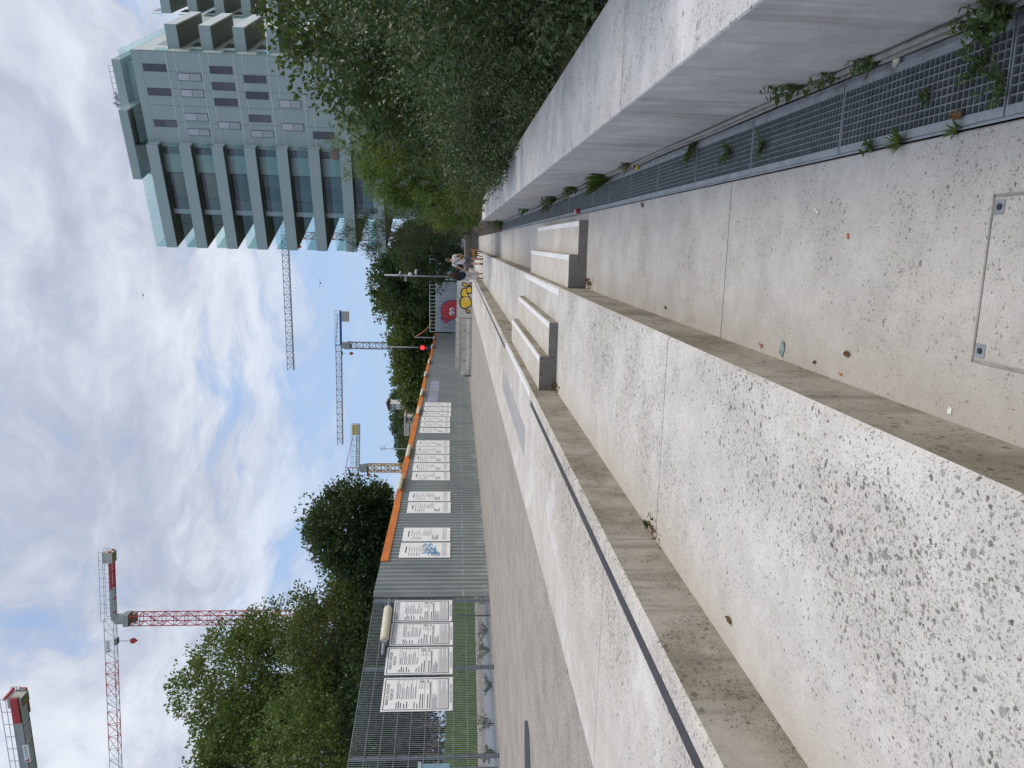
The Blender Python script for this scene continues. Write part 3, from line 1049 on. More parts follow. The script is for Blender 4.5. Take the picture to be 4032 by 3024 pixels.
def ell(cx, cz, rx, rz, rot=0):
    cr, sr = math.cos(rot), math.sin(rot)
    return lambda a, z: (((a - cx) * cr + (z - cz) * sr) / rx) ** 2 + ((-(a - cx) * sr + (z - cz) * cr) / rz) ** 2 < 1


def E2(px, py):                        # pixel of the people crop -> (along, z) on the end hoarding
    p = on_plane(1300 + px / 2.765, 800 + py / 2.765, e0, en)
    return (p - e0).dot(ed), p.z


def ellp(px, py, rx, ry, rot=0, grow=0):  # ellipse given in the crop's pixels: rx along the crop's x (down), ry along its y
    a, z = E2(px, py)
    a2, _ = E2(px, py + 10)
    kk = abs(a2 - a) / 10
    return ell(a, z, ry * kk + grow, rx * kk + grow, rot)


blobs = [(1300, 1170, 88, 100, 0), (1350, 1110, 45, 55, 0), (1285, 1105, 28, 28, 0), (1305, 1072, 18, 14, 0), (1240, 1115, 16, 20, 0), (1222, 1248, 16, 18, 0), (1262, 1283, 22, 16, 0)]
ins = [ellp(*b) for b in blobs]; outs = [ellp(*b, grow=.07) for b in blobs]
zmin = .9
spray('spray_outline', M['navy_spray'], lambda a, z: any(f(a, z) for f in outs), 0, el, zmin, e0.z, .006)
spray('spray_red', M['red_spray'], lambda a, z: any(f(a, z) for f in ins), 0, el, zmin, e0.z, .012)
eyes = [ellp(1325, 1200, 30, 22), ellp(1325, 1158, 26, 22)]
pup = [ellp(1335, 1206, 14, 10), ellp(1335, 1160, 13, 10)]
spray('spray_white', M['board'], lambda a, z: any(f(a, z) for f in eyes), 0, el, zmin, e0.z, .018)
spray('spray_pupil', M['navy_spray'], lambda a, z: any(f(a, z) for f in pup), 0, el, zmin, e0.z, .024)

# blue mesh gate and dark panels further right
g0, g1 = on_y(1715, 1100, 77.0), on_y(1730, 1050, 77.0)
root = empty('site_gate', Vector((g0.x, 77, .6)), 'pale blue steel mesh site gate beside the light hoarding', 'gate')
mb = MB()
for x in (g0.x, (g0.x + g1.x) / 2, g1.x + .3):
    mb.bar((x, 77, .6), (x, 77, 3.6), .09)
for z in (.7, 2.1, 3.55):
    mb.bar((g0.x, 77, z), (g1.x + .3, 77, z), .08)
mb.build('gate_frame', M['white_metal'], root)
for i in range(14):
    z = .9 + i * .19
    mb = MB(); mb.box((g0.x, 76.98, z), (g1.x + .3, 77.0, z + .09)); mb.build('slat', M['lightblue'] if i % 2 else M['white_metal'], root)
q0, q1 = on_y(1790, 1062, 80), on_y(1790, 900, 80)
root = empty('blue_grey_fence', Vector(((q0.x + q1.x) / 2, 80, .6)), 'dark blue grey sheet fence behind the walking couple', 'fence')
n = 8
for i in range(n):
    xa, xb = q0.x + (q1.x - q0.x) * i / n, q0.x + (q1.x - q0.x) * (i + 1) / n
    corr_sheet((xa, 80, 0), (1, 0, 0), (0, -1, 0), xb - xa - .02, .6, 2.7, .25, .05).build('corrugated_sheet', M['bluegrey'], root)
q0, q1 = on_y(1835, 1110, 66), on_y(1835, 940, 66)
root = empty('road_barrier', Vector(((q0.x + q1.x) / 2, 66, .6)), 'low white and blue road barrier behind the walking couple', 'barrier')
for i in range(3):
    xa, xb = q0.x + (q1.x - q0.x) * i / 3, q0.x + (q1.x - q0.x) * (i + 1) / 3
    mb = MB(); mb.prism([(-.25, .66), (-.25, .8), (-.12, .95), (-.1, 1.2), (.1, 1.2), (.12, .95), (.25, .8), (.25, .66)], (xa + .01, 66, 0), (0, 1, 0), (0, 0, 1), (xb - xa - .02, 0, 0))
    mb.build('barrier_unit', M['white_metal'], root)

# ---- concrete barriers across the path
BY = 45.2
bx0, bxm, bx1 = on_y(1850, 1478, BY).x, on_y(1855, 1252, BY).x, on_y(1858, 1108, BY).x
zt1, zt2 = on_y(1793, 1400, BY).z, on_y(1799, 1180, BY).z
root = empty('concrete_barrier', Vector(((bx0 + bxm) / 2, BY, ZP)), 'weathered long concrete barrier with stepped top lip across the path', 'barrier')
zz = zt1
mb = MB()
mb.prism([(-.30, ZP + .02), (-.30, ZP + .16), (-.20, ZP + .30), (-.17, zz - .26), (-.24, zz - .24), (-.24, zz), (.24, zz), (.24, zz - .24), (.17, zz - .26), (.30, ZP + .02)], (bx0 + .35, BY, 0), (0, 1, 0), (0, 0, 1), (bxm - bx0 - .37, 0, 0))
mb.build('body', M['barrier'], root)
mb = MB()
mb.prism([(-.22, ZP + .02), (-.22, ZP + .45), (-.14, zz - .3), (.14, zz - .3), (.22, ZP + .02)], (bx0 + .06, BY, 0), (0, 1, 0), (0, 0, 1), (.30, 0, 0)); mb.build('end_piece', M['barrier'], root)
mb = MB(); mb.box((bx0 - .04, BY - .26, ZP + .002), (bx0 + .07, BY + .2, ZP + .42)); mb.build('end_plate', M['post'], root)
for xx in (bx0 + .9, bxm - .7):
    mb = MB(); mb.tube([(xx, BY - .20, ZP + .42), (xx, BY - .14, ZP + .42)], .04, 10); mb.build('lifting_hole', M['dark'], root)
root = empty('concrete_barrier', Vector(((bxm + bx1) / 2, BY, ZP)), 'white painted concrete barrier with yellow graffiti behind the woman', 'barrier')
mb = MB()
fy = lambda z: BY - .24 + (z - ZP) * .12         # sloped front face
mb.prism([(-.24, ZP + .015), (-.24 + (zt2 - ZP) * .12, zt2), (.16, zt2), (.24, ZP + .015)], (bxm + .02, BY, 0), (0, 1, 0), (0, 0, 1), (bx1 - bxm, 0, 0))
mb.build('body', M['barrier'], root)


def G(px, py):
    p = on_y(1300 + px / 2.765, 800 + py / 2.765, BY - .2)
    return p.x, p.z


def spray_poly(pts, name, mat, lift, grow=0.0):
    P2 = [G(*p) for p in pts]
    cx = sum(p[0] for p in P2) / len(P2); cz = sum(p[1] for p in P2) / len(P2)
    # round the outline (Chaikin) and grow it from its middle
    for _ in range(2):
        Q = []
        for i in range(len(P2)):
            a, b = P2[i], P2[(i + 1) % len(P2)]
            Q += [(a[0] * .75 + b[0] * .25, a[1] * .75 + b[1] * .25), (a[0] * .25 + b[0] * .75, a[1] * .25 + b[1] * .75)]
        P2 = Q
    if grow:
        R_ = []
        for a, z in P2:
            d = math.hypot(a - cx, z - cz) or 1
            R_.append((a + (a - cx) / d * grow, z + (z - cz) / d * grow))
        P2 = R_
    vs = [(cx, fy(cz) - lift, cz)] + [(a, fy(max(ZP + .03, min(zt2 - .01, z))) - lift, max(ZP + .03, min(zt2 - .01, z))) for a, z in P2]
    n = len(P2)
    mb = MB(); mb.add(vs, [(0, 1 + (i + 1) % n, 1 + i) for i in range(n)])
    return mb.build(name, mat, root)


yel = [[(1437, 865), (1470, 870), (1512, 895), (1480, 905), (1445, 900)], [(1515, 875), (1545, 870), (1548, 895), (1525, 905)],
       [(1490, 915), (1530, 905), (1548, 950), (1530, 985), (1495, 980), (1480, 945)],
       [(1425, 965), (1450, 925), (1490, 930), (1490, 990), (1520, 1015), (1440, 1025), (1425, 1000)],
       [(1420, 1050), (1440, 1020), (1520, 1010), (1545, 1110), (1510, 1125), (1480, 1150), (1430, 1140), (1415, 1100)],
       [(1478, 1160), (1510, 1165), (1525, 1190), (1500, 1200), (1482, 1180)]]
for pl_ in yel:
    spray_poly(pl_, 'spray_outline', M['ink'], .004, .045)
for pl_ in yel:
    spray_poly(pl_, 'spray_yellow', M['yellow_spray'], .009, -.03)
spray_poly([(1478, 1040), (1492, 1025), (1505, 1045), (1490, 1062)], 'spray_eye', M['board'], .014, .01)
spray_poly([(1488, 1040), (1494, 1036), (1498, 1046), (1492, 1050)], 'spray_pupil', M['ink'], .019, .01)
for pl_ in ([(1395, 1025), (1412, 1030), (1412, 1038), (1396, 1036)], [(1395, 1055), (1412, 1052), (1412, 1060), (1396, 1064)], [(1397, 1085), (1416, 1072), (1420, 1080), (1402, 1092)]):
    spray_poly(pl_, 'spray_mark', M['ink'], .006)

# ------------------------------------------------------------------ mesh fence with the building permits
F0 = Vector((-10.15, 13.45, 0)); F1 = Vector((-9.10, 18.70, 0))
FD = (F1 - F0).normalized(); FN = Vector((FD.y, -FD.x, 0))
Fstart = F0 - FD * 3.0


def on_f(x, y, off=0.0):
    p = on_plane(x, y, F0 + FN * off, FN)
    return (p - F0).dot(FD), p.z


fence = empty('mesh_fence', F0 + Vector((0, 0, .62)), 'grey welded wire mesh fence carrying four building permit boards', 'fence')
FZ0, FZ1 = .66, 3.63
s_end = (F1 - F0).length
p623 = on_f(1700, 2623)[0]
posts = [p623 - 5.0, p623 - 2.5, p623, s_end - .06]
for s0 in posts:
    q = F0 + FD * s0 - FN * .05
    mb = MB(); mb.bar(q + Vector((0, 0, .6)), q + Vector((0, 0, FZ1 - .02)), .07, .07, up=FD); ps = mb.build('post', M['post'], fence)
    mb = MB(); mb.bar(q + Vector((0, 0, FZ1 - .02)), q + Vector((0, 0, FZ1 + .005)), .075, .075, up=FD); mb.build('post_cap', M['dark'], ps)
q = F0 + FD * on_f(1850, 2418)[0] - FN * .05
mb = MB(); mb.bar(q + Vector((0, 0, .6)), q + Vector((0, 0, 2.0)), .035); mb.build('stay', M['dark'], fence)
edges = [p623 - 5.0, p623 - 2.5, p623, s_end]
for a, b in zip(edges[:-1], edges[1:]):
    mb = MB()
    n = int((b - a) / .05)
    for i in range(n + 1):
        q = F0 + FD * (a + (b - a) * i / n)
        mb.bar(q + Vector((0, 0, FZ0)), q + Vector((0, 0, FZ1)), .0065, .0065, up=FD)
    for j in range(11):
        z = FZ0 + .03 + (FZ1 - FZ0 - .04) * j / 10
        for off in (.007, -.007):
            mb.bar(F0 + FD * a + FN * off + Vector((0, 0, z)), F0 + FD * b + FN * off + Vector((0, 0, z)), .008, .008)
    mb.build('wire_panel', M['wire'], fence, kind='stuff')

permits = [('PERMIS DE CONSTRUIRE', 'MODIFICATIF', 470, 1105, 843, 1145, 'nearest white building permit board, modified permit, at the left of the row'),
           ('PERMIS DE CONSTRUIRE', 'MODIFICATIF', 503, 1105, 568, 815, 'second building permit board from the left, modified permit, hung over a post'),
           ('PERMIS DE CONSTRUIRE', None, 545, 1107, 347, 552, 'third building permit board from the left, with one line title'),
           ('PERMIS DE CONSTRUIRE', None, 573, 1100, 147, 335, 'building permit board beside the corrugated hoarding, under the cream foam roll')]
Z5 = lambda x, y: (1300 + x / 2.2914, 2300 + y / 2.2914)
for ti, (t1, t2, xt, xb, y0, y1, lab) in enumerate(permits):
    ym = (y0 + y1) / 2
    sa, sb = on_f(*Z5((xt + xb) / 2, y1), .03)[0], on_f(*Z5((xt + xb) / 2, y0), .03)[0]
    z0, z1 = on_f(*Z5(xb, ym), .03)[1], on_f(*Z5(xt, ym), .03)[1]
    w, h = sb - sa, z1 - z0
    root = empty('permit_board', F0 + FD * (sa + sb) / 2 + Vector((0, 0, z0)), lab, 'sign')
    o = F0 + FD * sa + FN * .022 + Vector((0, 0, z0))
    mb = MB(); mb.obox(o, FD * w, FN * .008, Vector((0, 0, h))); mb.build('panel', M['board'], root)
    of = o + FN * .0105
    X = lambda a, b, l=0.0: of + FD * (w * a) + Vector((0, 0, h * b)) + FN * l
    ink, gr = MB(), MB()

    def rect(mbx, a, b, c_, d):
        mbx.add([X(a, b), X(c_, b), X(c_, d), X(a, d)], [(0, 1, 2, 3)])

    def outline(mbx, a, b, c_, d, tw):
        ta, tb = tw / w, tw / h
        rect(mbx, a, b, c_, b + tb); rect(mbx, a, d - tb, c_, d); rect(mbx, a, b + tb, a + ta, d - tb); rect(mbx, c_ - ta, b + tb, c_, d - tb)
    outline(ink, .035, .055, .965, .975, .016)
    text_mb(ink, t1, X(.5, .905 if t2 else .90), FD, Vector((0, 0, 1)), h * (.042 if t2 else .055), w * .62 if t2 else w * .84, 'CENTER')
    if t2:
        text_mb(ink, t2, X(.5, .845), FD, Vector((0, 0, 1)), h * .042, w * .32, 'CENTER')
    text_mb(ink, 'CHANTIER INTERDIT AU PUBLIC', X(.5, .012), FD, Vector((0, 0, 1)), h * .026, w * .58, 'CENTER')
    r = random.Random(ti)
    outline(gr, .36, .52, .93, .80, .006)
    for k_ in range(9):
        zz = .79 - .031 * k_
        rect(gr, .38, zz - .012, .38 + r.uniform(.2, .5), zz - .004)
        if k_ in (0, 2, 4, 6):
            rect(gr, .36, zz - .0195, .93, zz - .0165)
    for k_, zz in enumerate((.795, .765, .735, .69, .65, .545, .505)):
        rect(ink, .08, zz - .012, .08 + r.uniform(.10, .22), zz)
    for zz in (.465, .43, .36):
        rect(ink, .08, zz - .012, .08 + r.uniform(.3, .42), zz)
        outline(gr, .66, zz - .02, .93, zz + .014, .006)
        rect(ink, .84, zz - .008, .90, zz + .004)
    rect(gr, .08, .395, .9, .401); rect(ink, .08, .315, .86, .326)
    outline(gr, .06, .075, .94, .305, .006)
    rect(gr, .06, .215, .94, .2175)
    for k_ in range(6):
        rect(gr, .08, .285 - .012 * k_, .08 + r.uniform(.25, .45), .2905 - .012 * k_)
    for k_ in range(9):
        rect(gr, .08, .195 - .013 * k_, .92 - (.3 if k_ in (3, 8) else r.uniform(0, .03)), .1995 - .013 * k_)
    ink.build('print', M['ink'], root, kind='stuff'); gr.build('small_print', M['ink2'], root, kind='stuff')
# cream foam roll and steel bar tied to the mesh above the boards
a = on_f(*Z5(525, 215), .08); b = on_f(*Z5(487, 515), .08)
pa = F0 + FD * a[0] + FN * .1 + Vector((0, 0, a[1])); pb = F0 + FD * b[0] + FN * .1 + Vector((0, 0, b[1]))
d = pb - pa
root = empty('foam_roll', (pa + pb) / 2, 'long cream foam roll on a steel tube above the permit boards', 'foam roll')
mb = MB(); mb.tube([pa + d * k_ for k_ in (0, .02, .06, .94, .98, 1)], [.04, .085, .105, .105, .085, .04], 12); mb.build('foam', M['cream'], root, smooth=True)
mb = MB(); mb.tube([pa - d * .25, pb + d * .38], .035, 8); mb.build('tube', M['galv'], root, smooth=True)
mb = MB(); mb.box(tuple(pb + d * .06 - Vector((.05, .05, .06))), tuple(pb + d * .06 + Vector((.05, .05, .06)))); mb.build('clamp', M['galv'], root)

# ---- ground behind the mesh fence: slab, gravel, kerb, grass bank
def strip(name, pts, z, mat, kind='structure', thick=0):
    mb = MB()
    P_ = [on_z(x, y, z) for x, y in pts]
    mb.add([(p.x, p.y, z) for p in P_], [tuple(range(len(P_)))])
    return tag(mb.build(name, mat), kind=kind)

strip('paved_slab', [(1936, 2380), (1900, 2380), (1903, 2650), (1918, 3060), (1962, 3060), (1950, 2650)][::-1], .622, M['slab'])
strip('gravel_bed', [(1900, 2380), (1880, 2380), (1884, 2650), (1894, 3060), (1918, 3060), (1903, 2650)][::-1], .618, M['gravel'])
ka, kb = on_z(1866, 2320, .7), on_z(1872, 2700, .7); kc = on_z(1884, 3060, .7)
mb = MB()
nk = 24
A_, B_ = on_z(1868, 2300, .72), on_z(1884, 3080, .72)
kd = (B_ - A_); kl = kd.length; kd.normalize(); kn = Vector((-kd.y, kd.x, 0))
root = empty('kerb', A_.lerp(B_, .5), 'pale kerb stones along the grass bank behind the mesh fence', 'kerb')
for i in range(nk):
    mb = MB(); mb.obox(A_ + kd * (kl * i / nk) - Vector((0, 0, .16)), kd * (kl / nk - .012), kn * .32, Vector((0, 0, .16))); mb.build('kerb_stone', M['kerb'], root)
rng = np.random.default_rng(12)
# grass bank rising away from the kerb: surface plus blades
away = Vector((-kd.y, kd.x, 0))
if away.dot(A_ - EYE) < 0:
    away = -away
bank_o = A_ - kd * 6 + away * .15
U_, W_ = kd * (kl + 16), away * 13.0
def bank_z(v):                        # v 0..1 across
    return .60 + 1.15 * v ** .8
mb = MB()
nv, nu = 10, 12
vs, fs = [], []
for j in range(nv + 1):
    for i in range(nu + 1):
        q = bank_o + U_ * (i / nu) + W_ * (j / nv)
        vs.append((q.x, q.y, bank_z(j / nv)))
for j in range(nv):
    for i in range(nu):
        a = j * (nu + 1) + i
        fs.append((a, a + 1, a + nu + 2, a + nu + 1))
mb.add(vs, fs)
structure(mb.build('grass_bank', M['ground'], smooth=True))
n = 60000
uu, vv = rng.random(n), rng.random(n) ** 1.2
P = np.array(bank_o)[None] + uu[:, None] * np.array(U_) + vv[:, None] * np.array(W_)
P[:, 2] = .58 + 1.15 * vv ** .8
V, F = leaves(P, .30, rng, .12, np.tile([0, 0, 1.2], (n, 1)))
mesh_np('bank_grass', V, F, L_GRASS, None, tuple(bank_o), label='short green grass on the bank behind the mesh fence', cat='grass', kind='stuff')
mb = MB()
q = bank_o + W_
mb.obox(Vector((q.x, q.y, 1.0)) + U_ * .25, U_ * .75, away * 2.0, Vector((0, 0, 1.15)))
structure(mb.build('earth_bank', M['sand']))
# light blue sheet at the lower left edge
p = on_y(1690, 3010, 15.4)
root = empty('blue_sheet', Vector((p.x, p.y, .62)), 'light blue sheet standing behind the mesh fence at the picture edge', 'panel')
mb = MB(); z0, z1 = on_f(1770, 3015, -.6)[1], on_f(1658, 3015, -.6)[1]
mb.obox(F0 - FN * .6 + FD * (on_f(1700, 3012, -.6)[0] - 1.6) + Vector((0, 0, z0)), FD * 1.6, FN * .03, Vector((0, 0, z1 - z0))); mb.build('panel', M['lightblue'], root)
mb = MB(); mb.obox(F0 - FN * .55 + FD * (on_f(1700, 3012, -.6)[0] - 1.62) + Vector((0, 0, z1)), FD * 1.64, FN * .02, Vector((0, 0, .06))); mb.build('rim', M['white_metal'], root)
for k_ in (.05, 1.5):
    q = F0 - FN * .62 + FD * (on_f(1700, 3012, -.6)[0] - 1.6 + k_)
    mb = MB(); mb.bar(q + Vector((0, 0, .6)), q + Vector((0, 0, z0 + .3)), .05); mb.build('leg', M['post'], root)

# ------------------------------------------------------------------ residential tower on the right
AL = math.radians(22.2)
E1 = Vector((math.cos(AL), -math.sin(AL), 0)); E2v = Vector((math.sin(AL), math.cos(AL), 0))
LP = on_y(659, 955, 76.5)
KC = on_plane(780, 208, (LP.x, LP.y, 0), E2v); KC.z = 0          # right front corner
ZV = Vector((0, 0, 1))
tower = empty('apartment_tower', KC - E1 * 8 + E2v * 10 + ZV * .6, 'grey green apartment tower with projecting balcony bands and glass rails', 'building')


def tz(x, y, s=0.0):
    """pixel -> (metres left of the corner, height) on the front, s metres behind the front face"""
    p = on_plane(x, y, KC + E2v * s, E2v)
    return (KC - p).dot(E1), p.z


def B(t_, s_, z_):
    return KC - E1 * t_ + E2v * s_ + ZV * z_


def bbox_(mb, t0, t1, s0, s1, z0, z1):
    return mb.obox(B(t0, s0, z0), -E1 * (t1 - t0), E2v * (s1 - s0), ZV * (z1 - z0))


Z1 = lambda x, y: (400 + x / 1.8433, y / 1.8433)
t_in, t_wall, t_end = tz(*Z1(560, 1040))[0], tz(*Z1(560, 1545))[0], 17.1
z_roof = tz(*Z1(215, 372))[1]
zl = [tz(*Z1(x, y))[1] for x, y in ((275, 375), (458, 380), (517, 382), (700, 388), (760, 390), (940, 394), (1000, 398))]
ST = (zl[1] - zl[5]) / 2 if False else 2.78
zr = zl[0]                           # underside of the top band
# body of the tower
mb = MB(); bbox_(mb, 0, t_wall, 0.0, 46, .6, z_roof); mb.build('core', M['panel'], tower)
mb = MB(); mb.obox(B(-.02, .05, .6), E1 * .03, E2v * 45.8, ZV * (z_roof - .75)); mb.build('side_wall', M['panel_lt'], tower)
# facade cladding panels on the front, storey by storey, with pale joints
cols = [0.03, 1.55, 2.95, 4.35, 5.75, t_in]
for k in range(10):
    zt_ = zr - ST * k
    if zt_ < 2: break
    for a, b in zip(cols[:-1], cols[1:]):
        mb = MB(); bbox_(mb, a + .012, b - .012, -.05, -.002, zt_ - 2.06, zt_ - .015); mb.build('facade_panel', M['panel'], tower)
        mb = MB(); bbox_(mb, a + .012, b - .012, -.05, -.002, zt_ - ST + .03, zt_ - 2.10); mb.build('facade_panel', M['panel'], tower)
    for zz in (zt_, zt_ - 2.08):
        mb = MB(); bbox_(mb, 0, t_in, -.07, -.003, zz - .03, zz + .02); mb.build('joint_strip', M['joint'], tower)
mb = MB(); bbox_(mb, -.05, t_in, -.09, -.003, zr + .04, z_roof + .05); mb.build('roof_band', M['panel'], tower)


def window(z1x, y0, y1, mats, x0, x1):
    """window in the crop's pixels: x0..x1 top to bottom, y0..y1 right to left"""
    xm, ym = (x0 + x1) / 2, (y0 + y1) / 2
    ta, tb = tz(*Z1(xm, y0))[0], tz(*Z1(xm, y1))[0]
    z1, z0 = tz(*Z1(x0, ym))[1], tz(*Z1(x1, ym))[1]
    f = MB(); bbox_(f, ta, tb, -.075, -.04, z0, z1); w_ = f.build('window', M['frame'], tower)
    zm = (z0 + z1) / 2
    for i, (a, b) in enumerate(((zm + .02, z1 - .05), (z0 + .05, zm - .02))):
        mb = MB(); bbox_(mb, ta + .05, tb - .05, -.088, -.06, a, b); mb.build('pane', mats[i % len(mats)], w_)


dk = [M['winglass']]; sh = [M['shutter'], M['shutter2']]
for (x0, x1, y0, y1, mt) in ((300, 470, 462, 518, dk), (335, 507, 640, 693, dk), (382, 549, 868, 920, dk),
                             (553, 727, 530, 588, sh), (575, 745, 648, 705, sh), (607, 775, 820, 878, sh), (625, 790, 932, 985, sh),
                             (785, 950, 480, 536, dk), (802, 970, 597, 654, dk), (820, 988, 713, 770, dk), (848, 1010, 883, 937, sh),
                             (1032, 1195, 547, 603, dk), (1047, 1212, 665, 720, dk), (1070, 1230, 833, 886, dk), (1085, 1250, 945, 998, sh),
                             (1290, 1450, 725, 785, sh), (1308, 1470, 895, 950, sh), (1535, 1690, 955, 1010, dk)):
    window(None, y0, y1, mt, x0, x1)
# balcony bands
ztop0 = tz(*Z1(320, 1040), -.95)[1]
dz = ST
for k in range(8):
    zt_ = ztop0 - dz * k
    r_ = MB(); bbox_(r_, t_in - .1, t_end, -.98, -.86, zt_ - .98, zt_); band = r_.build('balcony_parapet', M['panel'], tower)
    mb = MB(); bbox_(mb, t_end - .12, t_end, -.86, 9.5, zt_ - .98, zt_); mb.build('side_parapet', M['panel'], band)
    mb = MB(); bbox_(mb, t_in - .1, t_in + .02, -.86, 0, zt_ - .98, zt_); mb.build('end_parapet', M['panel_lt'], band)
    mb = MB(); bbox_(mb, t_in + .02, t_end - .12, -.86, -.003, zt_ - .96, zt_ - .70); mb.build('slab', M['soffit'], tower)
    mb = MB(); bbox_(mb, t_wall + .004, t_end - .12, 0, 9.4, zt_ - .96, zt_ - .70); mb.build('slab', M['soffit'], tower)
    n = 4
    for i in range(n):
        a = t_in + (t_end - t_in) * i / n; b = t_in + (t_end - t_in) * (i + 1) / n
        mb = MB(); bbox_(mb, a + .02, b - .02, -.93, -.915, zt_ + .005, zt_ + .95); mb.build('glass_rail', M['rail'], tower)
    mb = MB(); bbox_(mb, t_end - .07, t_end - .055, -.9, 9.4, zt_ + .005, zt_ + .95); mb.build('glass_rail', M['rail'], tower)
    mb = MB(); bbox_(mb, t_in - .05, t_in - .035, -.9, -.1, zt_ + .005, zt_ + .95); mb.build('glass_rail', M['rail'], tower)
    if k == 0:
        continue
    # recessed wall of this storey (between this band and the one above): window, glazing, end pier
    za_, zb2 = zt_ - .70, zt_ + dz - 1.0
    ta, tb = tz(*Z1(1180, 1088))[0], tz(*Z1(1180, 1136))[0]
    f = MB(); bbox_(f, ta, tb, -.075, -.003, za_ + .5, zb2 - .05); w_ = f.build('window', M['frame'], tower)
    for a, b in ((za_ + .54, za_ + 1.0), (za_ + 1.04, zb2 - .09)):
        mb = MB(); bbox_(mb, ta + .04, tb - .04, -.088, -.05, a, b); mb.build('pane', M['winglass'], w_)
    ta, tb = tz(*Z1(1000, 1265))[0], tz(*Z1(1000, 1530))[0]
    f = MB(); bbox_(f, ta, tb, -.07, -.003, za_ + .02, zb2 - .02); w_ = f.build('glazing', M['frame'], tower)
    for i in range(3):
        a, b = ta + (tb - ta) * i / 3, ta + (tb - ta) * (i + 1) / 3
        mb = MB(); bbox_(mb, a + .03, b - .03, -.085, -.05, za_ + .06, zb2 - .06); mb.build('pane', M['bigglass'], w_)
    mb = MB(); bbox_(mb, t_wall - .42, t_wall + .02, -.12, -.003, za_ + .01, zb2 - .01); mb.build('pier', M['shutter'], tower)
    # side wall windows round the corner
    for s_ in (1.2, 4.4):
        mb = MB(); mb.obox(B(t_wall + .003, s_, za_ + .1), -E1 * .04, E2v * 2.4, ZV * (zb2 - za_ - .2)); mb.build('side_glazing', M['bigglass'], tower)
# a few things on the balconies
mb = MB(); tt, zz = tz(*Z1(1690, 1128), -.5); mb.obox(B(tt - .4, -.6, zz - .3), -E1 * .8, E2v * .4, ZV * .55); mb.build('red_awning', M['crane_red'], tower)
# boxes on the right flank
for j, sy in enumerate((1.3, 21.0)):
    for k in range(9):
        zt_ = tz(*Z1(482, 345), sy)[1] - ST * k + (0 if j == 0 else 0)
        if zt_ < 3: break
        mb = MB(); mb.obox(B(-.03, sy, zt_ - .95), E1 * 1.9, E2v * .12, ZV * .95); bx_ = mb.build('flank_balcony', M['panel'], tower)
        mb = MB(); mb.obox(B(-1.93 + .12, sy + .12, zt_ - .95), E1 * .12, E2v * 7.6, ZV * .95); mb.build('side_parapet', M['panel_lt'], bx_)
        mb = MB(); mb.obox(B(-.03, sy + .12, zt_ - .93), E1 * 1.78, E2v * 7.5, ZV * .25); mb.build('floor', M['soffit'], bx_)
        mb = MB(); mb.obox(B(-.06, sy - 1.25, zt_ - .3), E1 * .05, E2v * 1.1, ZV * 1.1); mb.build('glass_rail', M['rail'], tower)
        for q in range(2):
            mb = MB(); mb.obox(B(-.035, sy + 1.2 + q * 3.4, zt_ - .6), E1 * .03, E2v * 2.2, ZV * 1.9); mb.build('flank_window', M['winglass'], tower)
        mb = MB(); mb.obox(B(-.04, sy + 9.2, zt_ - .75), E1 * .02, E2v * 9.5, ZV * .5); mb.build('flank_band', M['shutter2'], tower)
# roof: glass parapet, set back penthouse with its slabs, rails and ducts
gz = tz(*Z1(122, 378))[1]
n = 6
for i in range(n):
    a, b = t_in * i / n, t_in * (i + 1) / n
    mb = MB(); bbox_(mb, a + .015, b - .015, .0, .015, z_roof + .06, gz); mb.build('glass_rail', M['rail'], tower)
for i in range(12):
    mb = MB(); mb.obox(B(.0, .1 + i * 3.4, z_roof + .06), E1 * .015, E2v * 3.36, ZV * (gz - z_roof - .06)); mb.build('glass_rail', M['rail'], tower)
sp = 2.2
t0, z0 = tz(*Z1(100, 432), sp)
zt_, zb_ = tz(*Z1(68, 430), sp)[1], tz(*Z1(132, 432), sp)[1]
t_m = tz(*Z1(165, 795), sp)[0]
mb = MB(); bbox_(mb, t0, t_m, sp, 20, zb_, zt_); mb.build('penthouse_roof', M['panel'], tower)
mb = MB(); bbox_(mb, t0 + .4, t_m + 6.2, sp + 1.2, 20, z_roof, zb_ - .004); ph = mb.build('penthouse', M['panel'], tower)
for i in range(4):
    mb = MB(); bbox_(mb, t0 + .6 + i * 2.0, t0 + 2.4 + i * 2.0, sp + 1.12, sp + 1.19, z_roof + .2, zb_ - .15); mb.build('glazing', M['shutter2'], ph)
sq = -.6
ta, tb = tz(*Z1(150, 800), sq)[0], tz(*Z1(230, 1300), sq)[0]
zt_, zb_ = tz(*Z1(120, 798), sq)[1], tz(*Z1(190, 800), sq)[1]
mb = MB(); bbox_(mb, ta, tb, sq, 12, zb_ + .05, zt_); mb.build('roof_canopy', M['panel'], tower)
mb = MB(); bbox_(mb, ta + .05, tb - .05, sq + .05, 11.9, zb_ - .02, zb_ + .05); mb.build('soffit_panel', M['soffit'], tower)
tr0, zr0 = tz(*Z1(108, 480), sp); zt2_ = tz(*Z1(45, 480), sp)[1]
tr1 = tz(*Z1(130, 690), sp)[0]
mb = MB()
for zq in (zr0 + .4 * (zt2_ - zr0), zt2_):
    mb.bar(B(tr0, sp + .1, zq), B(tr1, sp + .1, zq), .05)
for i in range(6):
    q = tr0 + (tr1 - tr0) * i / 5
    mb.bar(B(q, sp + .1, zr0 - .2), B(q, sp + .1, zt2_), .05)
mb.build('roof_rail', M['white_metal'], tower)
for y_ in (700, 730, 770):
    a_, z_ = tz(*Z1(125, y_), sp + .5)
    mb = MB(); mb.tube([B(a_, sp + .6, z_ - .8), B(a_, sp + .6, z_ + .1), B(a_ - .3, sp + .6, z_ + .35)], .22, 10); mb.build('roof_duct', M['white_metal'], tower, smooth=True)
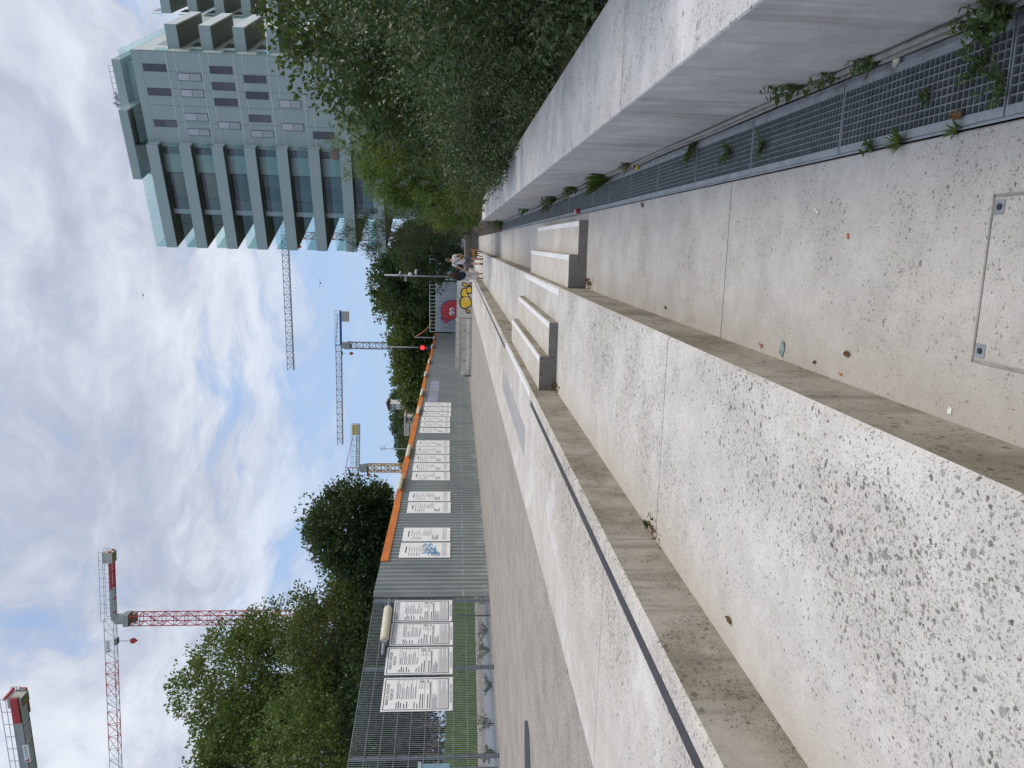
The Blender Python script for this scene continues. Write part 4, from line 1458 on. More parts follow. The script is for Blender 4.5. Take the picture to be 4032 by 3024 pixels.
# lit lamp under the lowest visible balcony
tq, zq = tz(*Z1(1815, 1332), -.3)
mb = MB(); mb.ball(B(tq, -.3, zq), .11, 8, 6); mb.build('lit_lamp', emit('lamp_glow', (1.0, .55, .15), 6.0), tower)


# ------------------------------------------------------------------ tower cranes
def lattice(mb, p, q, w, h, seg, bar, tri=False, up=Vector((0, 0, 1))):
    """square (or triangular) lattice girder from p to q"""
    p, q = Vector(p), Vector(q)
    d = (q - p); L = d.length; d.normalize()
    a = d.cross(up)
    if a.length < .1: a = d.cross(Vector((1, 0, 0)))
    a.normalize(); b = a.cross(d)
    cs = [a * (-w / 2), a * (w / 2), b * h] if tri else [a * (-w / 2) - b * (h / 2), a * (w / 2) - b * (h / 2), a * (w / 2) + b * (h / 2), a * (-w / 2) + b * (h / 2)]
    for c_ in cs:
        mb.bar(p + c_, q + c_, bar * 1.5)
    k = len(cs); s_ = L / seg
    for i in range(seg):
        for j in range(k):
            c0, c1 = cs[j], cs[(j + 1) % k]
            if i % 2: c0, c1 = c1, c0
            mb.bar(p + d * (s_ * i) + c0, p + d * (s_ * (i + 1)) + c1, bar)
            mb.bar(p + d * (s_ * i) + cs[j], p + d * (s_ * i) + cs[(j + 1) % k], bar)
    return mb


def crane(label, base, top, dirv, jib, cjib, mats, mw=1.8, jw=1.3, jh=1.5, peak=0, bar=.11, cw=(1.4, 2.2, 2.4), cwdrop=.8, jib_mats=None, slabcw=False, two_tone=False, cjh=.42, solid_cj=True, mast_seg=None):
    mm, jm, cm, wm = mats
    base, top = Vector(base), Vector(top)
    dirv = Vector((dirv.x, dirv.y, 0)).normalized(); side = Vector((dirv.y, -dirv.x, 0))
    r = empty('tower_crane', base, label, 'crane')
    L = (top - base).length
    mb = MB(); lattice(mb, base, top - ZV * 2.4, mw, mw, mast_seg or int(L / (mw * 1.1)), bar); mb.build('mast', mm, r)
    mb = MB(); mb.obox(top - ZV * 2.4 - dirv * mw * .6 - side * mw * .6, dirv * mw * 1.2, side * mw * 1.2, ZV * .8); mb.tube([top - ZV * 1.6, top - ZV * .2], mw * .55, 10); mb.build('slewing_unit', M['crane_grey'], r)
    mb = MB(); mb.obox(top - ZV * 2.6 + side * mw * .75 - dirv * .2, dirv * 1.5, side * 1.2, ZV * 2.0); cab = mb.build('cab', M['crane_grey'], r)
    mb = MB(); mb.obox(top - ZV * 1.7 + side * mw * .8 + dirv * 1.31, dirv * .03, side * 1.05, ZV * .9); mb.build('cab_window', M['winglass'], cab)
    # jib in coloured lengths
    jm = jm if isinstance(jm, list) else [(1.0, jm)]
    a = 0.0
    for fr, mt in jm:
        b = a + fr
        mb = MB(); lattice(mb, top + dirv * (jib * a), top + dirv * (jib * b), jw, jh, max(2, int(jib * fr / 1.7)), bar * .8, tri=True); mb.build('jib', mt, r)
        a = b
    mb = MB()
    if solid_cj:
        for sgn in (-1, 1):
            mb.obox(top - dirv * cjib + side * (sgn * jw * .5 - .09) - ZV * .1, dirv * cjib * (.55 if two_tone else 1), side * .18, ZV * cjh)
        for i in range(5):
            mb.bar(top - dirv * (cjib * (i + .5) / 5) - side * jw * .5, top - dirv * (cjib * (i + .5) / 5) + side * jw * .5, .15)
    else:
        lattice(mb, top - dirv * cjib, top, jw, jh * .6, 8, bar * .9, tri=False)
    cj = mb.build('counter_jib', cm, r)
    if two_tone:
        mb = MB()
        for sgn in (-1, 1):
            mb.obox(top - dirv * cjib * .449 + side * (sgn * jw * .5 - .09) - ZV * .1, dirv * cjib * .449, side * .18, ZV * .42)
        mb.build('inner_beam', M['crane_grey'], cj)
    mb = MB()
    for sgn in (-1, 1):
        for zz in (1.1, 1.7):
            mb.bar(top - dirv * cjib + side * sgn * jw * .8 + ZV * zz, top + side * sgn * jw * .8 + ZV * zz, .05)
        for i in range(9):
            q = top - dirv * (cjib * i / 8) + side * sgn * jw * .8
            mb.bar(q + ZV * .6, q + ZV * 1.7, .05)
    mb.build('walkway_rail', M['crane_grey'], cj)
    mb = MB(); c0 = top - dirv * (cjib - .2)
    mb.obox(c0 - side * cw[0] / 2 - ZV * cwdrop, dirv * cw[1], side * cw[0], ZV * cw[2]); mb.build('counterweight', wm, r)
    if peak:
        mb = MB()
        for sgn in (-1, 1):
            mb.bar(top + side * sgn * .5, top + ZV * peak, .16)
        mb.bar(top + ZV * peak, top - dirv * cjib * .9 + ZV * .8, .12); mb.bar(top + ZV * peak, top + dirv * jib * .55 + ZV * jh, .08)
        mb.build('tower_peak', M['crane_red'] if wm == M['lemon'] else cm, r)
    mb = MB(); h0 = top + dirv * jib * .08
    mb.obox(h0 - side * .5 - dirv * .5 - ZV * .35, dirv, side, ZV * .3); tr_ = mb.build('trolley', M['crane_grey'], r)
    mb = MB()
    for sgn in (-1, 1):
        mb.bar(h0 + side * sgn * .2 - ZV * .3, h0 + side * sgn * .1 - ZV * 2.4, .03)
    mb.build('hoist_rope', M['dark'], tr_)
    mb = MB(); mb.prism([(-.3, 0), (.3, 0), (.45, -.5), (0, -1.1), (-.45, -.5)], h0 - side * .15 - ZV * 2.3, dirv, ZV, side * .3); mb.build('hook_block', M['crane_red'], tr_)
    return r


def crane_from(label, mast_px, Yd, jibz_px, pa, pb, mats, **kw):
    """mast_px: pixel of the mast; jibz_px: pixel of the jib foot on the mast; pa / pb: pixels of counter-jib end and jib end (or a point on it)"""
    q = on_y(jibz_px[0], jibz_px[1], Yd)
    A_, B_ = on_z(pa[0], pa[1], q.z), on_z(pb[0], pb[1], q.z)
    dv = (B_ - A_)
    jl = kw.pop('jib_len', None) or (Vector((B_.x, B_.y, 0)) - Vector((q.x, q.y, 0))).length
    cl = kw.pop('cj_len', None) or (Vector((A_.x, A_.y, 0)) - Vector((q.x, q.y, 0))).length
    return crane(label, (q.x, q.y, .6), q, dv, jl, cl, mats, **kw)


RW = [(.16, M['crane_white']), (.12, M['crane_red']), (.06, M['crane_white']), (.14, M['crane_red']), (.08, M['crane_white']), (.12, M['crane_red']), (.32, M['crane_white'])]
c1 = crane_from('red and white tower crane standing above the left hand trees', (800, 2437), 118, (452, 2437), (448, 2162), (481, 3024),
                (M['crane_red'], RW, M['crane_red'], M['ballast']), jib_len=46, two_tone=True, mw=1.6, jw=1.2, jh=1.7, bar=.075, cw=(1.6, 1.7, 1.5), cwdrop=.3)
# sign on crane jib
q = on_y(452, 2437, 118)
cq = crane_from('grey tower crane with red counter jib cropped by the upper left corner', (60, 3200), 84, (140, 3105), (78, 2735), (122, 3024),
                (M['crane_grey'], M['crane_red'], M['crane_grey'], M['ballast']), jib_len=40, cjh=1.0, mw=1.7, jw=1.4, jh=1.5, bar=.10, cw=(1.6, 1.2, 1.5), cwdrop=.35)
# red end frame of its counter jib and the name board
top_ = ORG[cq.name].copy(); top_.z = on_y(140, 3105, 84).z
A_, B_ = on_z(78, 2735, top_.z), on_z(122, 3024, top_.z)
dv = Vector((B_.x - A_.x, B_.y - A_.y, 0)).normalized(); sv = Vector((dv.y, -dv.x, 0))
cl = (Vector((A_.x, A_.y, 0)) - Vector((top_.x, top_.y, 0))).length
if sv.dot(EYE - A_) < 0: sv = -sv
mb = MB()
for sg in (-1, 1):
    mb.obox(top_ - dv * cl + sv * (sg * .95 - .11) - ZV * .12, dv * 3.2, sv * .22, ZV * .8)
mb.obox(top_ - dv * (cl + .02) - sv * 1.0 + ZV * 1.2, dv * .25, sv * 2.0, ZV * .25)
mb.build('end_frame', M['crane_red'], cq)
p1_, p2_ = on_plane(100, 2932, top_ + sv * .86, sv), on_plane(112, 2998, top_ + sv * .86, sv)
sb_ = [(p_ - top_).dot(dv) for p_ in (p1_, p2_)]
bw = abs(sb_[1] - sb_[0])
mb = MB(); so = Vector((top_.x, top_.y, 0)) + dv * min(sb_) + sv * .86 + ZV * (p2_.z - .25)
mb.obox(so, dv * bw, sv * .03, ZV * bw * .28); sg_ = mb.build('name_board', M['board'], cq)
rd = dv if dv.cross(ZV).dot(sv) > 0 else -dv     # reading direction seen from below
rd = dv if Vector((dv.y, -dv.x, 0)).dot(sv) > 0 else -dv
o0 = so + sv * .036 + (dv * bw if rd.dot(dv) < 0 else Vector((0, 0, 0)))
mb = MB(); text_mb(mb, 'LEGENDRE', o0 + rd * bw * .24 + ZV * bw * .075, rd, ZV, bw * .13, bw * .70); mb.build('lettering', M['ink'], sg_)
mb = MB(); mb.prism([(a * bw / 2.6, b * bw / 2.6) for a, b in [(0, 0), (.42, 0), (.42, .18), (.2, .18), (.2, .5), (0, .5)]], o0 + rd * bw * .03 + ZV * bw * .045, rd, ZV, sv * .01); mb.build('emblem', M['crane_red'], sg_)

# sign on first crane
top1 = on_y(452, 2437, 118)
A_, B_ = on_z(448, 2162, top1.z), on_z(481, 3024, top1.z)
dv = Vector((B_.x - A_.x, B_.y - A_.y, 0)).normalized(); sv = Vector((dv.y, -dv.x, 0))
if sv.dot(EYE - A_) < 0: sv = -sv
rd = dv if Vector((dv.y, -dv.x, 0)).dot(sv) > 0 else -dv
mb = MB(); so = top1 + dv * 3.2 + sv * .7 + ZV * .5
mb.obox(so, dv * 2.0, sv * .03, ZV * .8); sg_ = mb.build('name_board', M['board'], c1)
o0 = so + sv * .036 + (dv * 2.0 if rd.dot(dv) < 0 else Vector((0, 0, 0)))
mb = MB(); text_mb(mb, 'LEGENDRE', o0 + rd * .45 + ZV * .25, rd, ZV, .3, 1.4); mb.build('lettering', M['ink'], sg_)
mb = MB(); mb.prism([(0, 0), (.32, 0), (.32, .14), (.16, .14), (.16, .45), (0, .45)], o0 + rd * .06 + ZV * .16, rd, ZV, sv * .01); mb.build('emblem', M['crane_red'], sg_)

c3 = crane_from('blue topped tower crane with grey lattice jib above the middle trees', (1450, 1359), 215, (1344, 1359), (1338, 1228), (1346, 1757),
           (M['crane_pale'], M['crane_pale'], M['crane_blue'], M['ballast']), mw=1.7, jw=1.3, jh=1.5, peak=1.6, bar=.13, cw=(.9, 2.8, 2.6), cwdrop=2.2)
crane_from('red and white lattice tower crane half hidden behind the apartment tower', (1250, 926), 205, (1134, 926), (1128, 800), (1157, 1458),
           (M['crane_red'], M['crane_pale'], M['crane_grey'], M['ballast']), mw=1.7, jw=1.3, jh=1.7, bar=.12)
crane_from('yellow tower crane with red and yellow counter jib beside the round tree', (1500, 1842), 190, (1408, 1842), (1411, 1668), (1404, 2200),
           (M['crane_yellow'], M['crane_white'], M['crane_white'], M['lemon']), mw=1.7, jw=1.2, jh=1.2, peak=3.0, bar=.14, jib_len=22, cw=(1.2, 2.6, 1.6), cwdrop=.2, solid_cj=False)

# ------------------------------------------------------------------ poles
def pole_thing(label, x, y_top_px, y_px, Yd, r, cat):
    p = on_y(x, y_px, Yd)
    root = empty('street_pole', (p.x, Yd, .6), label, cat)
    mb = MB(); mb.tube([(p.x, Yd, .6), (p.x, Yd, p.z)], [r * 1.3, r], 8); mb.build('pole', M['galv'], root, smooth=True)
    return root, p

root, p = pole_thing('slim grey pole carrying security cameras behind the couple', 1513, 0, 1083, 62, .07, 'camera pole')
for (px, py, kind) in ((762, 765, 'box'), (823, 825, 'box'), (873, 775, 'dome'), (933, 745, 'arm')):
    v, y = 1300 + px / 2.765, 800 + py / 2.765
    q = on_y(v, y, 61.8)
    mb = MB()
    if kind == 'dome':
        mb.ball(q, .18, 10, 7)
    else:
        mb.tube([q + Vector((-.12, -.12, .03)), q + Vector((.12, .12, -.03))], .11, 8)
    mb.bar(q, (p.x, 62, q.z), .05)
    mb.build('camera_head', M['white_metal'] if kind != 'box' else M['galv'], root)
root, p = pole_thing('traffic signal on a tall grey pole showing a red light', 1530, 0, 1366, 88, .06, 'traffic light')
qa = on_y(1664, 1366, 87.7)
mb = MB(); mb.box((qa.x - .35, 87.5, qa.z - 1.2), (qa.x + .25, 87.75, qa.z + .5)); hs = mb.build('signal_housing', M['dark'], root)
mb = MB(); mb.ball((qa.x - .06, 87.45, qa.z), (.24, .12, .24), 12, 8); mb.build('red_lamp', emit('red_signal', (1.0, .03, .03), 2.2), hs)
for k_ in (1, 2):
    mb = MB(); mb.ball((qa.x - .06, 87.47, qa.z - .5 * k_), (.16, .06, .16), 10, 6); mb.build('unlit_lamp', M['post'], hs)
root, p = pole_thing('grey tram wire pole with a curled bracket before the wooded hill', 1497, 0, 1767, 95, .05, 'pole')
mb = MB(); q = on_y(1506, 1763, 95)
mb.tube([q + Vector((math.cos(a) * .3, 0, math.sin(a) * .3)) for a in np.linspace(0, 5.6, 12)], .03, 5); mb.tube([q, on_y(1530, 1740, 95)], .025, 5); mb.build('bracket', M['galv'], root)
root, p = pole_thing('second thin pole among the middle trees with an orange hose', 1632, 0, 1328, 86, .05, 'pole')
mb = MB()
a_, b_ = on_y(1632, 1328, 86), on_y(1700, 1256, 80)
pts = [a_.lerp(b_, k_ / 8) - ZV * (math.sin(math.pi * k_ / 8) * .45) for k_ in range(9)]
mb.tube(pts, .045, 6); mb.build('hose', M['orange'], root, smooth=True)

# birds
for (v, y, Yd, lab) in ((1262, 1115, 90, 'dark bird gliding in the sky left of the apartment tower'), (564, 1162, 120, 'tiny dark bird high in the cloudy sky')):
    q = on_y(v, y, Yd)
    root = empty('bird', q, lab, 'bird')
    mb = MB(); mb.tube([q + Vector((-.02, -.25, 0)), q + Vector((0, -.1, .02)), q + Vector((0, .12, .02)), q + Vector((0, .28, 0))], [.02, .08, .09, .02], 8); mb.build('body', M['dark'], root, smooth=True)
    for sg in (-1, 1):
        mb = MB(); mb.add([q + Vector((0, .1, .03)), q + Vector((0, -.1, .03)), q + Vector((sg * .35, -.02, .14)), q + Vector((sg * .32, .12, .14)), q + Vector((sg * .75, -.12, .05))], [(0, 1, 2, 3), (3, 2, 4)]); mb.build('wing', M['dark'], root)

# ------------------------------------------------------------------ vegetation
# right: shrub hedge above the wall, oak behind, feathery bush at the wall's end
def hedge(name, label, segs, mat, seed, leaf, per, aspect=.45, droop=.0, group=None, org=None):
    """segs: list of (centre, radii, clumps)"""
    rng = np.random.default_rng(seed)
    root = empty(name, org, label, 'shrub', group)
    Ps, Os, cs = [], [], []
    for c_, r_, ncl in segs:
        P, out, cc = crown_points(rng, c_, r_, int(ncl * .8), int(per * 1.5), .34, .42, 1.0)
        Ps.append(P); Os.append(out); cs.append((c_, cc))
    P, O = np.concatenate(Ps), np.concatenate(Os)
    hole = np.sin(P[:, 0] * 6.1 + seed) + np.sin(P[:, 1] * 4.3 + P[:, 2] * 2.0) + np.sin(P[:, 2] * 5.3 + P[:, 0] * 2.7) + .5 * np.sin(P[:, 1] * 9.7 - P[:, 2] * 7.0)
    k_ = (P[:, 2] > .66) & ~((P[:, 2] < .80) & (P[:, 0] < 1.5)) & ~((P[:, 1] < 9.0) & (P[:, 0] < 1.50) & (P[:, 2] < 1.5)) & (hole > -.45 + rng.normal(size=len(P)) * .35)
    V, F = leaves(P[k_], leaf, rng, aspect, O[k_], droop, .5)
    mesh_np('foliage', V, F, mat, root, tuple(org))
    mb = MB()
    for c_, cc in cs:
        for j in range(min(10, len(cc))):
            b = Vector((c_[0] + rng.normal() * .15, c_[1] + rng.normal() * .3, .6)); q = Vector(cc[j * len(cc) // 10])
            mb.tube([b, b.lerp(q, .5) + Vector((0, 0, .1)), q], [.022, .014, .004], 5)
    mb.build('stems', M['bark'], root)
    # dark inner leaf mass
    return root


hedge('evergreen_shrub', 'dense silvery green shrub overhanging the coping nearest the camera',
      [((2.35, 4.4, 1.15), (.85, 1.1, 1.05), 520), ((2.42, 6.4, 1.35), (.98, 1.3, 1.15), 760), ((2.5, 8.6, 1.45), (1.05, 1.4, 1.1), 640), ((2.0, 5.5, .85), (.52, 2.2, .35), 300), ((2.0, 8.6, .85), (.5, 2.0, .35), 200)], L_SHRUB, 31, .057, 56, org=(2.6, 6.5, .6))
hedge('evergreen_shrub', 'silvery green shrub further along, drooping leaves onto the coping',
      [((2.35, 10.8, 1.35), (1.05, 1.5, 1.05), 480), ((2.15, 13.4, 1.25), (1.12, 1.6, .98), 480), ((2.2, 16.4, 1.2), (1.08, 1.8, .92), 400), ((1.95, 12.5, .85), (.5, 3.5, .4), 260), ((1.5, 13.6, 1.0), (.42, 1.5, .32), 130)], L_SHRUB, 32, .058, 50, org=(2.3, 13.4, .6))
hedge('low_shrub', 'dull brown green shrub before the feathery bush at the wall end',
      [((2.2, 20.0, 1.2), (1.0, 2.0, .9), 260), ((2.0, 23.6, 1.1), (1.0, 2.0, .8), 240)], L_RUST, 33, .08, 36, org=(2.1, 21.5, .6))
tree('oak_tree', 'dark oak tree rising behind the shrubs in front of the tower', (5.4, 17.5, .6), 7, (.2, .4, 2.75), (3.1, 3.2, 2.2), L_OAK, 41, nclump=620, per=100, cr=.62, leaf=.14, trunk_r=.16,
     lobes=[((0, 0, 0), (1, 1, 1), .6), ((-1.5, 2.0, -1.1), (.62, .7, .7), .22), ((-2.1, 4.6, -1.6), (.5, .7, .55), .18)])
tree('oak_tree', 'second dark oak crown at the upper picture edge', (6.4, 14.5, .6), 6, (0, 0, 2.1), (2.4, 2.4, 2.1), L_OAK, 42, nclump=340, per=90, cr=.6, leaf=.13, trunk_r=.15)
tree('feathery_bush', 'light green feathery bush at the far end of the retaining wall', (2.4, 31.0, .6), 6, (-.1, .3, 2.3), (1.7, 2.0, 2.6), L_FEATHER, 43, nclump=460, per=110, cr=.55, leaf=.20, trunk_r=.08, aspect=.16, droop=-.3,
     cat='bush', lobes=[((0, 0, 0), (1, 1, 1), .6), ((-.75, -1.0, -1.5), (.6, .9, .6), .3), ((1.5, 1.5, .6), (.8, .8, .9), .25)])
tree('feathery_bush', 'taller feathery bush beneath the tower balconies', (5.0, 36.0, .6), 7, (-.3, 0, 3.2), (2.2, 2.0, 2.9), L_FEATHER, 44, nclump=240, per=60, cr=.6, leaf=.20, trunk_r=.09, aspect=.16, droop=-.3, cat='bush')
tree('pine_tree', 'small dark pine poking up left of the tower foot', on_y(1700, 915, 56).to_tuple()[:2] + (.6,), 9, (0, 0, 5.0), (1.9, 1.9, 3.6), L_PINE, 45, nclump=170, per=60, cr=.6, leaf=.32, trunk_r=.12, aspect=.12, droop=-.5)
tree('dark_tree', 'black green tree behind the walking couple', on_y(1700, 985, 64).to_tuple()[:2] + (.6,), 6, (0, 0, 3.3), (2.8, 2.4, 2.9), L_DARK, 46, nclump=260, per=60, cr=.8, leaf=.22, trunk_r=.13)
# broad trees behind the hoarding
for i, (y, vtop, Yd, rx, lab, mt) in enumerate((
        (1010, 1480, 92, 4.6, 'broad green tree behind the camera pole', L_FAR), (1130, 1478, 96, 4.6, 'tall green tree behind the light hoarding', L_FAR),
        (1235, 1510, 98, 4.2, 'green tree between camera pole and traffic light', L_LEFT), (1345, 1500, 100, 4.4, 'green tree behind the red traffic light', L_FAR),
        (1450, 1535, 100, 4.0, 'lower green tree left of the traffic light', L_LEFT), (1545, 1560, 104, 3.8, 'dark green tree before the white hillside house', L_FAR),
        (1080, 1520, 84, 3.4, 'dark leafed tree right at the site gate', L_DARK))):
    q = on_y(vtop, y, Yd)
    hgt = q.z - .6
    tree('park_tree', lab, (q.x, Yd, .6), hgt, (0, 0, hgt * .54), (rx, rx, hgt * .44), mt, 60 + i, nclump=230, per=70, cr=1.2, leaf=.42, trunk_r=.22, group='trees behind the hoarding', low=1.0)
# left: trees beyond the mesh fence
def left_tree(lab, y, vtop, vbot, Yd, half_px, mt, seed, ncl, leaf=.24, per=70, cr=.95, shell=.45):
    q = on_y(vtop, y, Yd); b = on_y(vbot, y, Yd)
    d_ = Yd / FW.y
    rx = half_px / FPX * Yd
    rz = (q.z - b.z) / 2
    return tree('broadleaf_tree', lab, (q.x, Yd, .6), q.z, (0, 0, b.z + rz - .6), (rx, rx, rz), mt, seed, nclump=ncl, per=per, cr=cr, leaf=leaf, trunk_r=.26, group='broadleaf trees beyond the mesh fence', shell=shell, low=.4)

left_tree('round dark tree standing alone right of the left hand trees', 2075, 1215, 1600, 46, 165, L_DARK, 71, 420, .22, 95)
left_tree('dark tree wedged between the round tree and the tall tree', 2290, 1290, 1640, 47, 190, L_LEFT, 72, 320, .22)
left_tree('brownish green tree crown in the middle of the left group', 2500, 1130, 1640, 46, 250, L_RUST, 73, 480, .22)
left_tree('tallest light green tree of the left hand group', 2690, 800, 1400, 54, 300, L_LEFT, 74, 720, .27, 76, 1.0)
left_tree('tree crown filling the lower left corner of the group', 2960, 735, 1350, 55, 270, L_LEFT, 75, 620, .27, 76)
left_tree('leafy undergrowth tree behind the mesh at the picture edge', 2890, 1060, 1700, 44, 300, L_LEFT, 76, 560, .22)
left_tree('dark understory tree behind the permit boards', 2620, 1300, 1760, 44, 330, L_DARK, 77, 520, .22)
left_tree('dark low tree behind the mesh beside the blue sheet', 3050, 1320, 1760, 43, 260, L_DARK, 78, 420, .22)
left_tree('dark low tree behind the right end of the mesh', 2360, 1430, 1760, 45, 220, L_DARK, 79, 380, .22)
# bare dry branches on the bank
root = empty('dead_branches', on_z(1760, 2870, 1.7) if False else Vector((-23, 33, 1.6)), 'bare grey brown fallen branches behind the mesh fence', 'branches')
mb = MB(); rr = random.Random(5)
p0 = on_y(1735, 2830, 34)
for k_ in range(26):
    a = p0 + Vector((rr.uniform(-2.5, 2.5), rr.uniform(-.5, .5), rr.uniform(-.3, .6)))
    b = a + Vector((rr.uniform(-1.5, 1.5), rr.uniform(-.4, .4), rr.uniform(.2, 2.0)))
    mb.tube([a, a.lerp(b, .5) + Vector((.1, 0, -.1)), b], [.035, .02, .006], 5)
mb.build('branches', M['twig'], root, kind='stuff')
# wooded hill with houses
rng = np.random.default_rng(9)
mb = MB(); vs, fs = [], []
nu, nv = 40, 10
def hill_z(x, Yd):
    prof = np.interp(x, [-170, -120, -92, -78, -62, -52, -40, 0, 60], [14, 20, 28, 29, 26, 25, 20, 9, 3])
    return .5 + prof * np.clip((Yd - 250) / 120, 0, 1) ** .9
for j in range(nv + 1):
    for i in range(nu + 1):
        x, Yd = -170 + 230 * i / nu, 250 + 160 * j / nv
        vs.append((x, Yd, float(hill_z(x, Yd))))
for j in range(nv):
    for i in range(nu):
        a = j * (nu + 1) + i
        fs.append((a, a + 1, a + nu + 2, a + nu + 1))
mb.add(vs, fs); structure(mb.build('hill', M['ground'], smooth=True))
n = 900
xs, ys = rng.uniform(-165, 40, n), rng.uniform(252, 380, n)
C_ = np.stack([xs, ys, hill_z(xs, ys) + 1.5], 1)
idx = np.repeat(np.arange(n), 90)
P = C_[idx] + unit(rng.normal(size=(len(idx), 3))) * (rng.random(len(idx))[:, None] ** .4) * np.array([3.2, 3.2, 3.4])
V, F = leaves(P, 1.3, rng, .7)
mesh_np('wooded_hillside', V, F, L_HILL, None, (-60, 300, 0), label='far wooded hillside behind the hoarding', cat='woodland', kind='stuff')


def house(name, label, px0, px1, py0, py1, Yd, mat, roofm, floors, cols_, balc=False, gable=0):
    a, b = on_y(px1, py1, Yd), on_y(px0, py0, Yd)      # lower left, upper right
    w, h = b.x - a.x, b.z - a.z
    root = empty(name, (a.x + w / 2, Yd, a.z), label, 'house')
    mb = MB(); mb.box((a.x, Yd, a.z - 4), (a.x + w, Yd + 8, b.z)); mb.build('wall', mat, root)
    mb = MB()
    if gable:
        mb.prism([(-.5, 0), (w + .5, gable), (w + .5, gable + .5), (-.5, .5)], (a.x, Yd - .8, b.z + .003), (1, 0, 0), (0, 0, 1), (0, 9.6, 0))
    else:
        mb.box((a.x - .4, Yd - .6, b.z + .003), (a.x + w + .4, Yd + 8.4, b.z + .45))
    mb.build('roof', roofm, root)
    for f in range(floors):
        for c_ in range(cols_):
            xa = a.x + w * (c_ + .2) / cols_; xb = a.x + w * (c_ + .8) / cols_
            za_ = a.z + h * (f + .25) / floors; zb_ = a.z + h * (f + .82) / floors
            mb = MB(); mb.box((xa, Yd - .12, za_), (xb, Yd - .004, zb_)); w_ = mb.build('window', M['frame'], root)
            mb = MB(); mb.box((xa + .12, Yd - .16, za_ + .1), (xb - .12, Yd - .10, zb_ - .1)); mb.build('pane', M['winglass'], w_)
        if balc:
            mb = MB(); mb.box((a.x - .2, Yd - 1.4, a.z + h * f / floors), (a.x + w * .62, Yd - .2, a.z + h * f / floors + .9)); mb.build('balcony', mat, root)
    return root

house('hillside_house', 'white modern hillside house with a slanted roof and dark window', 1592, 1641, 1562, 1602, 235, M['house_w'], M['white_metal'], 1, 1, gable=-1.2)
house('hillside_house', 'beige hillside apartment house with stacked balconies', 1597, 1642, 1640, 1710, 230, M['house_b'], M['house_b'], 3, 3, balc=True)
house('hillside_house', 'brown gabled house right of the beige apartment house', 1595, 1640, 1622, 1640, 238, M['roof'], M['roof'], 3, 1)
house('hillside_house', 'small grey house high on the wooded hill', 1535, 1560, 1590, 1612, 300, M['house_w'], M['roof'], 2, 2, gable=1.0)

# ------------------------------------------------------------------ people and dog
def skin_mesh(joints_, edges_, sub=2, org=Vector((0, 0, 0)), yaw=0.0, rootk=0):
    """joints_: list of (x,y,z,r or (rx,ry)); returns vertices and faces of a smooth skinned body"""
    me = bpy.data.meshes.new('sk')
    me.from_pydata([j[:3] for j in joints_], edges_, [])
    ob = bpy.data.objects.new('sk', me)
    COL.objects.link(ob)
    ob.modifiers.new('skin', 'SKIN')
    if not me.skin_vertices:
        import bmesh
        bm = bmesh.new(); bm.from_mesh(me); bm.verts.layers.skin.verify(); bm.to_mesh(me); bm.free()
    for i, j in enumerate(joints_):
        r_ = j[3]
        me.skin_vertices[0].data[i].radius = r_ if isinstance(r_, tuple) else (r_, r_)
        me.skin_vertices[0].data[i].use_root = (i == rootk)
    s_ = ob.modifiers.new('sub', 'SUBSURF'); s_.levels = sub; s_.render_levels = sub
    dg = bpy.context.evaluated_depsgraph_get()
    dg.update()
    m2 = bpy.data.meshes.new_from_object(ob.evaluated_get(dg))
    co = [v.co.copy() for v in m2.vertices]; fs = [tuple(p.vertices) for p in m2.polygons]
    bpy.data.objects.remove(ob); bpy.data.meshes.remove(me); bpy.data.meshes.remove(m2)
    rot = Matrix.Rotation(yaw, 3, 'Z')
    return [rot @ c_ + org for c_ in co], fs


def chain(J, E_, pts, start=None):
    prev = start
    for p in pts:
        J.append(p)
        if prev is not None:
            E_.append((prev, len(J) - 1))
        prev = len(J) - 1
    return prev


def hand(J, E_, wrist, pos_, dirv, side):
    """palm and five curled fingers beyond index wrist; dirv along the hand, side = thumb side"""
    d = Vector(dirv).normalized(); s_ = Vector(side).normalized(); n_ = d.cross(s_)
    P0 = Vector(pos_)
    palm = chain(J, E_, [tuple(P0 + d * .045) + ((.030, .018),)], wrist)
    for k_, (off, L) in enumerate(((.026, .070), (.009, .080), (-.009, .074), (-.026, .058))):
        a = P0 + d * .085 + s_ * off
        chain(J, E_, [tuple(a) + (.0095,), tuple(a + d * L * .5 + n_ * .012) + (.009,), tuple(a + d * L * .8 + n_ * .038) + (.0075,)], palm)
    a = P0 + d * .03 + s_ * .038
    chain(J, E_, [tuple(a) + (.0105,), tuple(a + d * .035 + s_ * .012 + n_ * .012) + (.009,)], palm)


def put(name, sk, mat, parent, org, **kw):
    mb = MB(); mb.add(*sk)
    return mb.build(name, mat, parent, org=org, smooth=True, **kw)


